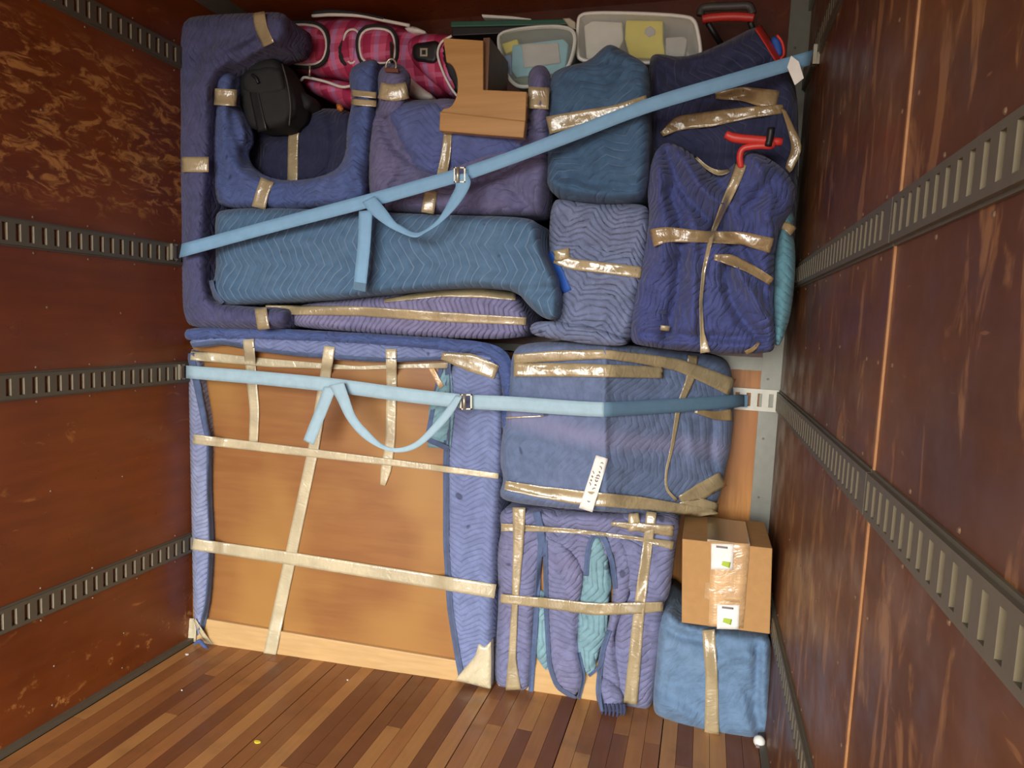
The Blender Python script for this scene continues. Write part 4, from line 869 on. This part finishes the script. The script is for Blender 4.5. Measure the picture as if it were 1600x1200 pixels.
def buckle(par, x, y, Y, w, h):
    t = w * .22
    fr = [[(x - w, y - h), (x + w, y - h), (x + w, y - h + t), (x - w, y - h + t)], [(x - w, y + h - t), (x + w, y + h - t), (x + w, y + h), (x - w, y + h)], [(x - w, y - h), (x - w + t, y - h), (x - w + t, y + h), (x - w, y + h)], [(x + w - t, y - h), (x + w, y - h), (x + w, y + h), (x + w - t, y + h)]]
    V, Fc = [], []
    for q in fr:
        A = at(np.array([p[0] for p in q]), np.array([p[1] for p in q]), Y); B = A + np.array([0, .008, 0]); n = len(V); V += list(map(tuple, np.vstack([A, B])))
        Fc += [tuple(n + i for i in f) for f in ((3, 2, 1, 0), (4, 5, 6, 7), (0, 1, 5, 4), (1, 2, 6, 5), (2, 3, 7, 6), (3, 0, 4, 7))]
    o = obj('buckle', V, Fc, 'zinc', par, smooth=False, label='cream metal buckle')
    tube('cam_bar', [at(x - w * .3, y - h, Y - .004), at(x - w * .3, y + h, Y - .004)], .006, 'zinc', o, smoothn=0)
    return o
buckle(us, 718, 273, 2.283, 9, 12)
def clip(par, px, py, X, s_):
    c = wallpt(px, py, X); parts = [box_vf(c[0] - .006, c[0] + .006, c[1] - .02, c[1] + .006, c[2] + .026, c[2] + .032), box_vf(c[0] - .006, c[0] + .006, c[1] - .02, c[1] + .006, c[2] - .032, c[2] - .026),
        box_vf(c[0] - .006, c[0] + .006, c[1] - .022, c[1] - .012, c[2] - .032, c[2] + .032), box_vf(min(c[0], c[0] - s_ * .018), max(c[0], c[0] - s_ * .018), c[1] - .004, c[1] + .006, c[2] - .026, c[2] + .026)]
    v, f = join(parts); return obj('rail_hook', v, f, 'zinc', par, smooth=False, label='zinc rail hook')
clip(us, 274, 394, .02, 1); clip(us, 1272, 88, W - .02, -1)
prism('paper_tag', [(1236, 87), (1248, 96), (1256, 122), (1242, 133), (1230, 105)], Yr - .06, .002, 'paper', us, bevel=0, label='blank white paper tag')

ls = thing('cargo_strap', 'light blue webbing strap running level across the dresser and denim chest', 'strap', (at(500, 605, 2.35)[0], 2.35, at(500, 700, 2.35)[2]))
pl2 = wallpt(287, 581, .02)
ribbon('webbing', [srow(291, 581, 20, pl2[1] - .012), srow(400, 590, 21, 2.355), srow(520, 602, 22, 2.36), srow(640, 618, 22, 2.385), srow(722, 627, 22, 2.40)], 'webbing_pale', ls, label='light blue webbing')
ribbon('webbing', [srow(736, 628, 22, 2.405), srow(800, 631, 23, 2.415), srow(900, 638, 23, 2.435), srow(944, 640, 23, 2.442)], 'webbing_pale', ls, label='light blue ribbed webbing')
ribbon('webbing', [srow(944, 640, 23, 2.442), srow(1000, 637, 22, 2.55), srow(1080, 632, 21, 2.70), srow(1146, 627, 20, 2.85), srow(1164, 626, 17, 2.965)], 'webbing_dark', ls, label='greyer webbing', n=4)  # darker webbing colour from the chest corner to the bulkhead
ribbon('loop', [(514, 602, 2.335, 537, 597, 2.335), (527, 625, 2.33, 545, 620, 2.33), (542, 655, 2.32, 556, 650, 2.325), (566, 683, 2.31, 574, 672, 2.315), (596, 701, 2.30, 598, 694, 2.31), (625, 707, 2.30, 622, 700, 2.30), (655, 698, 2.31, 650, 690, 2.31), (685, 672, 2.335, 676, 664, 2.335), (708, 645, 2.36, 696, 640, 2.36), (722, 620, 2.375, 712, 618, 2.38)], 'webbing_pale', ls, label='hanging loop of webbing')
ribbon('tail', [(506, 604, 2.345, 526, 606, 2.345), (496, 632, 2.34, 514, 636, 2.34), (484, 662, 2.335, 501, 668, 2.335), (474, 688, 2.335, 490, 695, 2.335)], 'webbing_pale', ls)
buckle(ls, 728, 628, 2.385, 9, 12)
clip(ls, 286, 581, .02, 1)
ck = at(1160, 626, 2.968); box('end_fitting', (ck[0] - .02, ck[0] + .02, 2.955, 2.976, ck[2] - .025, ck[2] + .025), 'webbing_dark', ls)

# ---- scraps on the floor
for (x, y, w_, mt, lb_) in ((292, 1023, 7, 'paper', 'white paper scrap on the floor by the dresser corner'), (402, 1160, 10, 'yellow_pack', 'yellow straw scrap on the open floor'), (543, 1063, 3, 'paper', 'tiny white crumb on the floor before the dresser'), (284, 1079, 3, 'paper', 'tiny white crumb on the floor near the left wall')):
    d = ray(x, y); p = CAM + d * (-CAM[2] / d[2]); r_ = w_ / 800.
    V = [(p[0] + r_ * math.cos(a) * (1 + .3 * math.sin(3 * a)), p[1] + .6 * r_ * math.sin(a), zz) for zz in (.0005, .003) for a in np.linspace(0, 2 * math.pi, 8, endpoint=False)]
    Fc = [tuple(range(8))[::-1], tuple(range(8, 16))] + [(i, (i + 1) % 8, 8 + (i + 1) % 8, 8 + i) for i in range(8)]
    obj('paper_scrap' if mt == 'paper' else 'straw_scrap', V, Fc, mt, None, smooth=False, label=lb_, cat='scrap')
